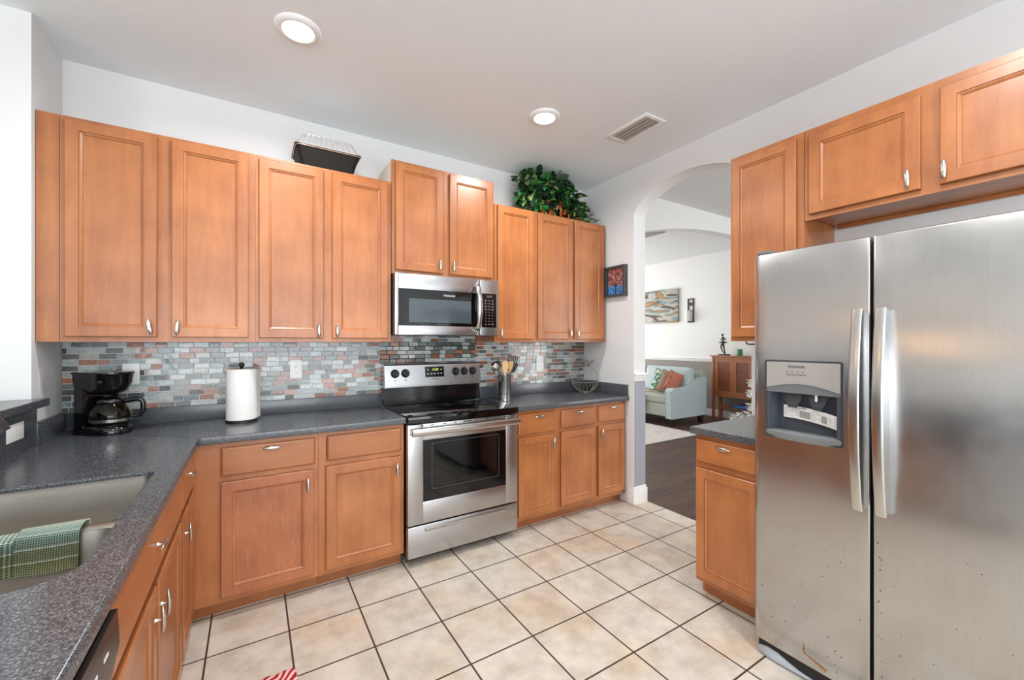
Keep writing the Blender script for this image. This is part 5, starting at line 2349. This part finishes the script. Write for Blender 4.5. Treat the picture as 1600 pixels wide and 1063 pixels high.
b.lathe([(.02, 0), (.05, -.004), (.078, -.022), (.080, -.026), (.05, -.012), (.015, -.004)], c0_ + Vector((0, .008, 1.385)), 20)
for s in (-1, 1):
    b.tube([c0_ + Vector((0, .01 + s * .020, 1.452)), c0_ + Vector((.012, .01 + s * .052, 1.418)), c0_ + Vector((.020, .01 + s * .02, 1.392))], [.008, .007, .005], 8)
b.build('figure', bz, st, smooth=60)
b = MB()
b.lathe([(.040, 1.143), (.048, 1.146), (.050, 1.16), (.050, 1.25), (.047, 1.252), (.046, 1.243), (.01, 1.240)], (7.03, 3.93, 0), 24)
tag(b.build('candle', mat('green_glass', (26, 122, 74), .2, coat=.5)), 'green jar candle on the sideboard', 'candle')

# white flowering plant standing behind the worktop, mostly hidden
fp = thing('flowering_plant', (5.0, 2.86 - .0, 0), 'white flowered plant partly hidden behind the arch wall', 'plant')
fp.location = (5.0, 2.35, 0)
b = MB()
b.lathe([(.09, .001), (.11, .02), (.14, .26), (.145, .28), (.13, .28), (.12, .25), (.01, .24)], (5.0, 2.35, 0), 24)
b.build('pot', mat('pot_white', (224, 222, 214), .5), fp)
b = MB()
rp = random.Random(4)
wpts = [(4.95, 2.84, .47), (4.96, 2.76, .50), (4.97, 2.68, .52), (4.98, 2.64, .90), (4.98, 2.66, .78), (4.98, 2.655, .62), (5.0, 2.60, 1.0), (5.0, 2.55, .7)]
for w in wpts:
    b.tube([(5.0, 2.35, .25), ((5.0 + w[0]) / 2, (2.35 + w[1]) / 2 + .05, w[2] * .6 + .1), w], .004, 6)
b.build('stems', greens[1], fp)
b = MB()
for w in wpts:
    for k in range(7):
        a = 2 * PI * k / 7
        leaf(b, Vector(w), Vector((-.5, math.cos(a), math.sin(a))), .06, .026, .3, rp.uniform(-.4, .4))
b.build('blossoms', mat('petal_white', (236, 236, 228), .6), fp, smooth=60, recalc=False)

# canvas painting


def canvas_mat():
    m = bpy.data.materials.new('abstract_canvas')
    n, l, bb = nt(m)
    tc = n.new('ShaderNodeTexCoord')
    mp = n.new('ShaderNodeMapping')
    mp.inputs['Scale'].default_value = (1, .7, 4)
    l.new(tc.outputs['Object'], mp.inputs[0])
    t = n.new('ShaderNodeTexNoise')
    t.inputs['Scale'].default_value = 2.2
    t.inputs['Detail'].default_value = 7
    t.inputs['Distortion'].default_value = .8
    l.new(mp.outputs[0], t.inputs['Vector'])
    r = ramp(n, [(.30, (60, 44, 40)), (.40, (96, 82, 74)), (.46, (196, 190, 178)), (.50, (168, 164, 156)), (.53, (120, 162, 168)), (.57, (84, 72, 66)), (.61, (190, 140, 84)), (.70, (150, 108, 66)), (.78, (70, 58, 52))])
    l.new(t.outputs['Fac'], r.inputs[0])
    l.new(r.outputs[0], bb.inputs['Base Color'])
    bb.inputs['Roughness'].default_value = .6
    return m


b = MB().box(7.205, 7.2485, 5.27, 6.75, 1.775, 2.452, .003)
tag(b.build('canvas_painting', canvas_mat()), 'abstract canvas painting in grey, teal and ochre on the far wall', 'painting')
# sconce
sc_ = thing('wall_sconce', (7.24, 4.99, 1.76), 'narrow black framed wall sconce with a white candle glass right of the canvas', 'sconce')
b = MB()
FS = Face('R', 7.249)
ya, yb, za, zb = 4.935, 5.065, 1.760, 2.222
FS.box(b, ya, ya + .020, 0, .02, za, zb)
FS.box(b, yb - .020, yb, 0, .02, za, zb)
FS.box(b, ya, yb, 0, .02, zb - .02, zb)
FS.box(b, ya, yb, 0, .02, za, za + .02)
FS.box(b, ya + .02, yb - .02, .003, .015, 1.985, 1.998)
b.build('frame', M['blackm'], sc_, smooth=0)
b = MB()
b.lathe([(.030, 0), (.036, .006), (.030, .012), (.018, .012), (.016, 0)], (7.235, 5.0, 2.115), 20, Matrix.Rotation(-PI / 2, 3, 'Y'))
b.build('medallion', mat('brass_dark', (110, 100, 70), .4, .6), sc_)
b = MB()
b.lathe([(.01, 1.782), (.045, 1.785), (.048, 1.80), (.048, 1.99), (.045, 1.99), (.044, 1.80), (.01, 1.79)], (7.17, 5.02, 0), 20)
b.build('candle_glass', mat('frosted', (232, 232, 226), .3), sc_)
b = MB()
FS.box(b, 4.99, 5.01, .02, .09, 1.765, 1.782)
b.build('bracket', M['blackm'], sc_, smooth=0)
t = thing('ceiling_vent', (5.1, 4.25, 3.02), 'dark slotted return vent in the living room ceiling', 'vent')
b = MB().box(4.85, 5.25, 4.05, 4.45, 3.018, 3.0295, .003)
b.build('grille', mat('vent_grey', (150, 150, 148), .6), t)
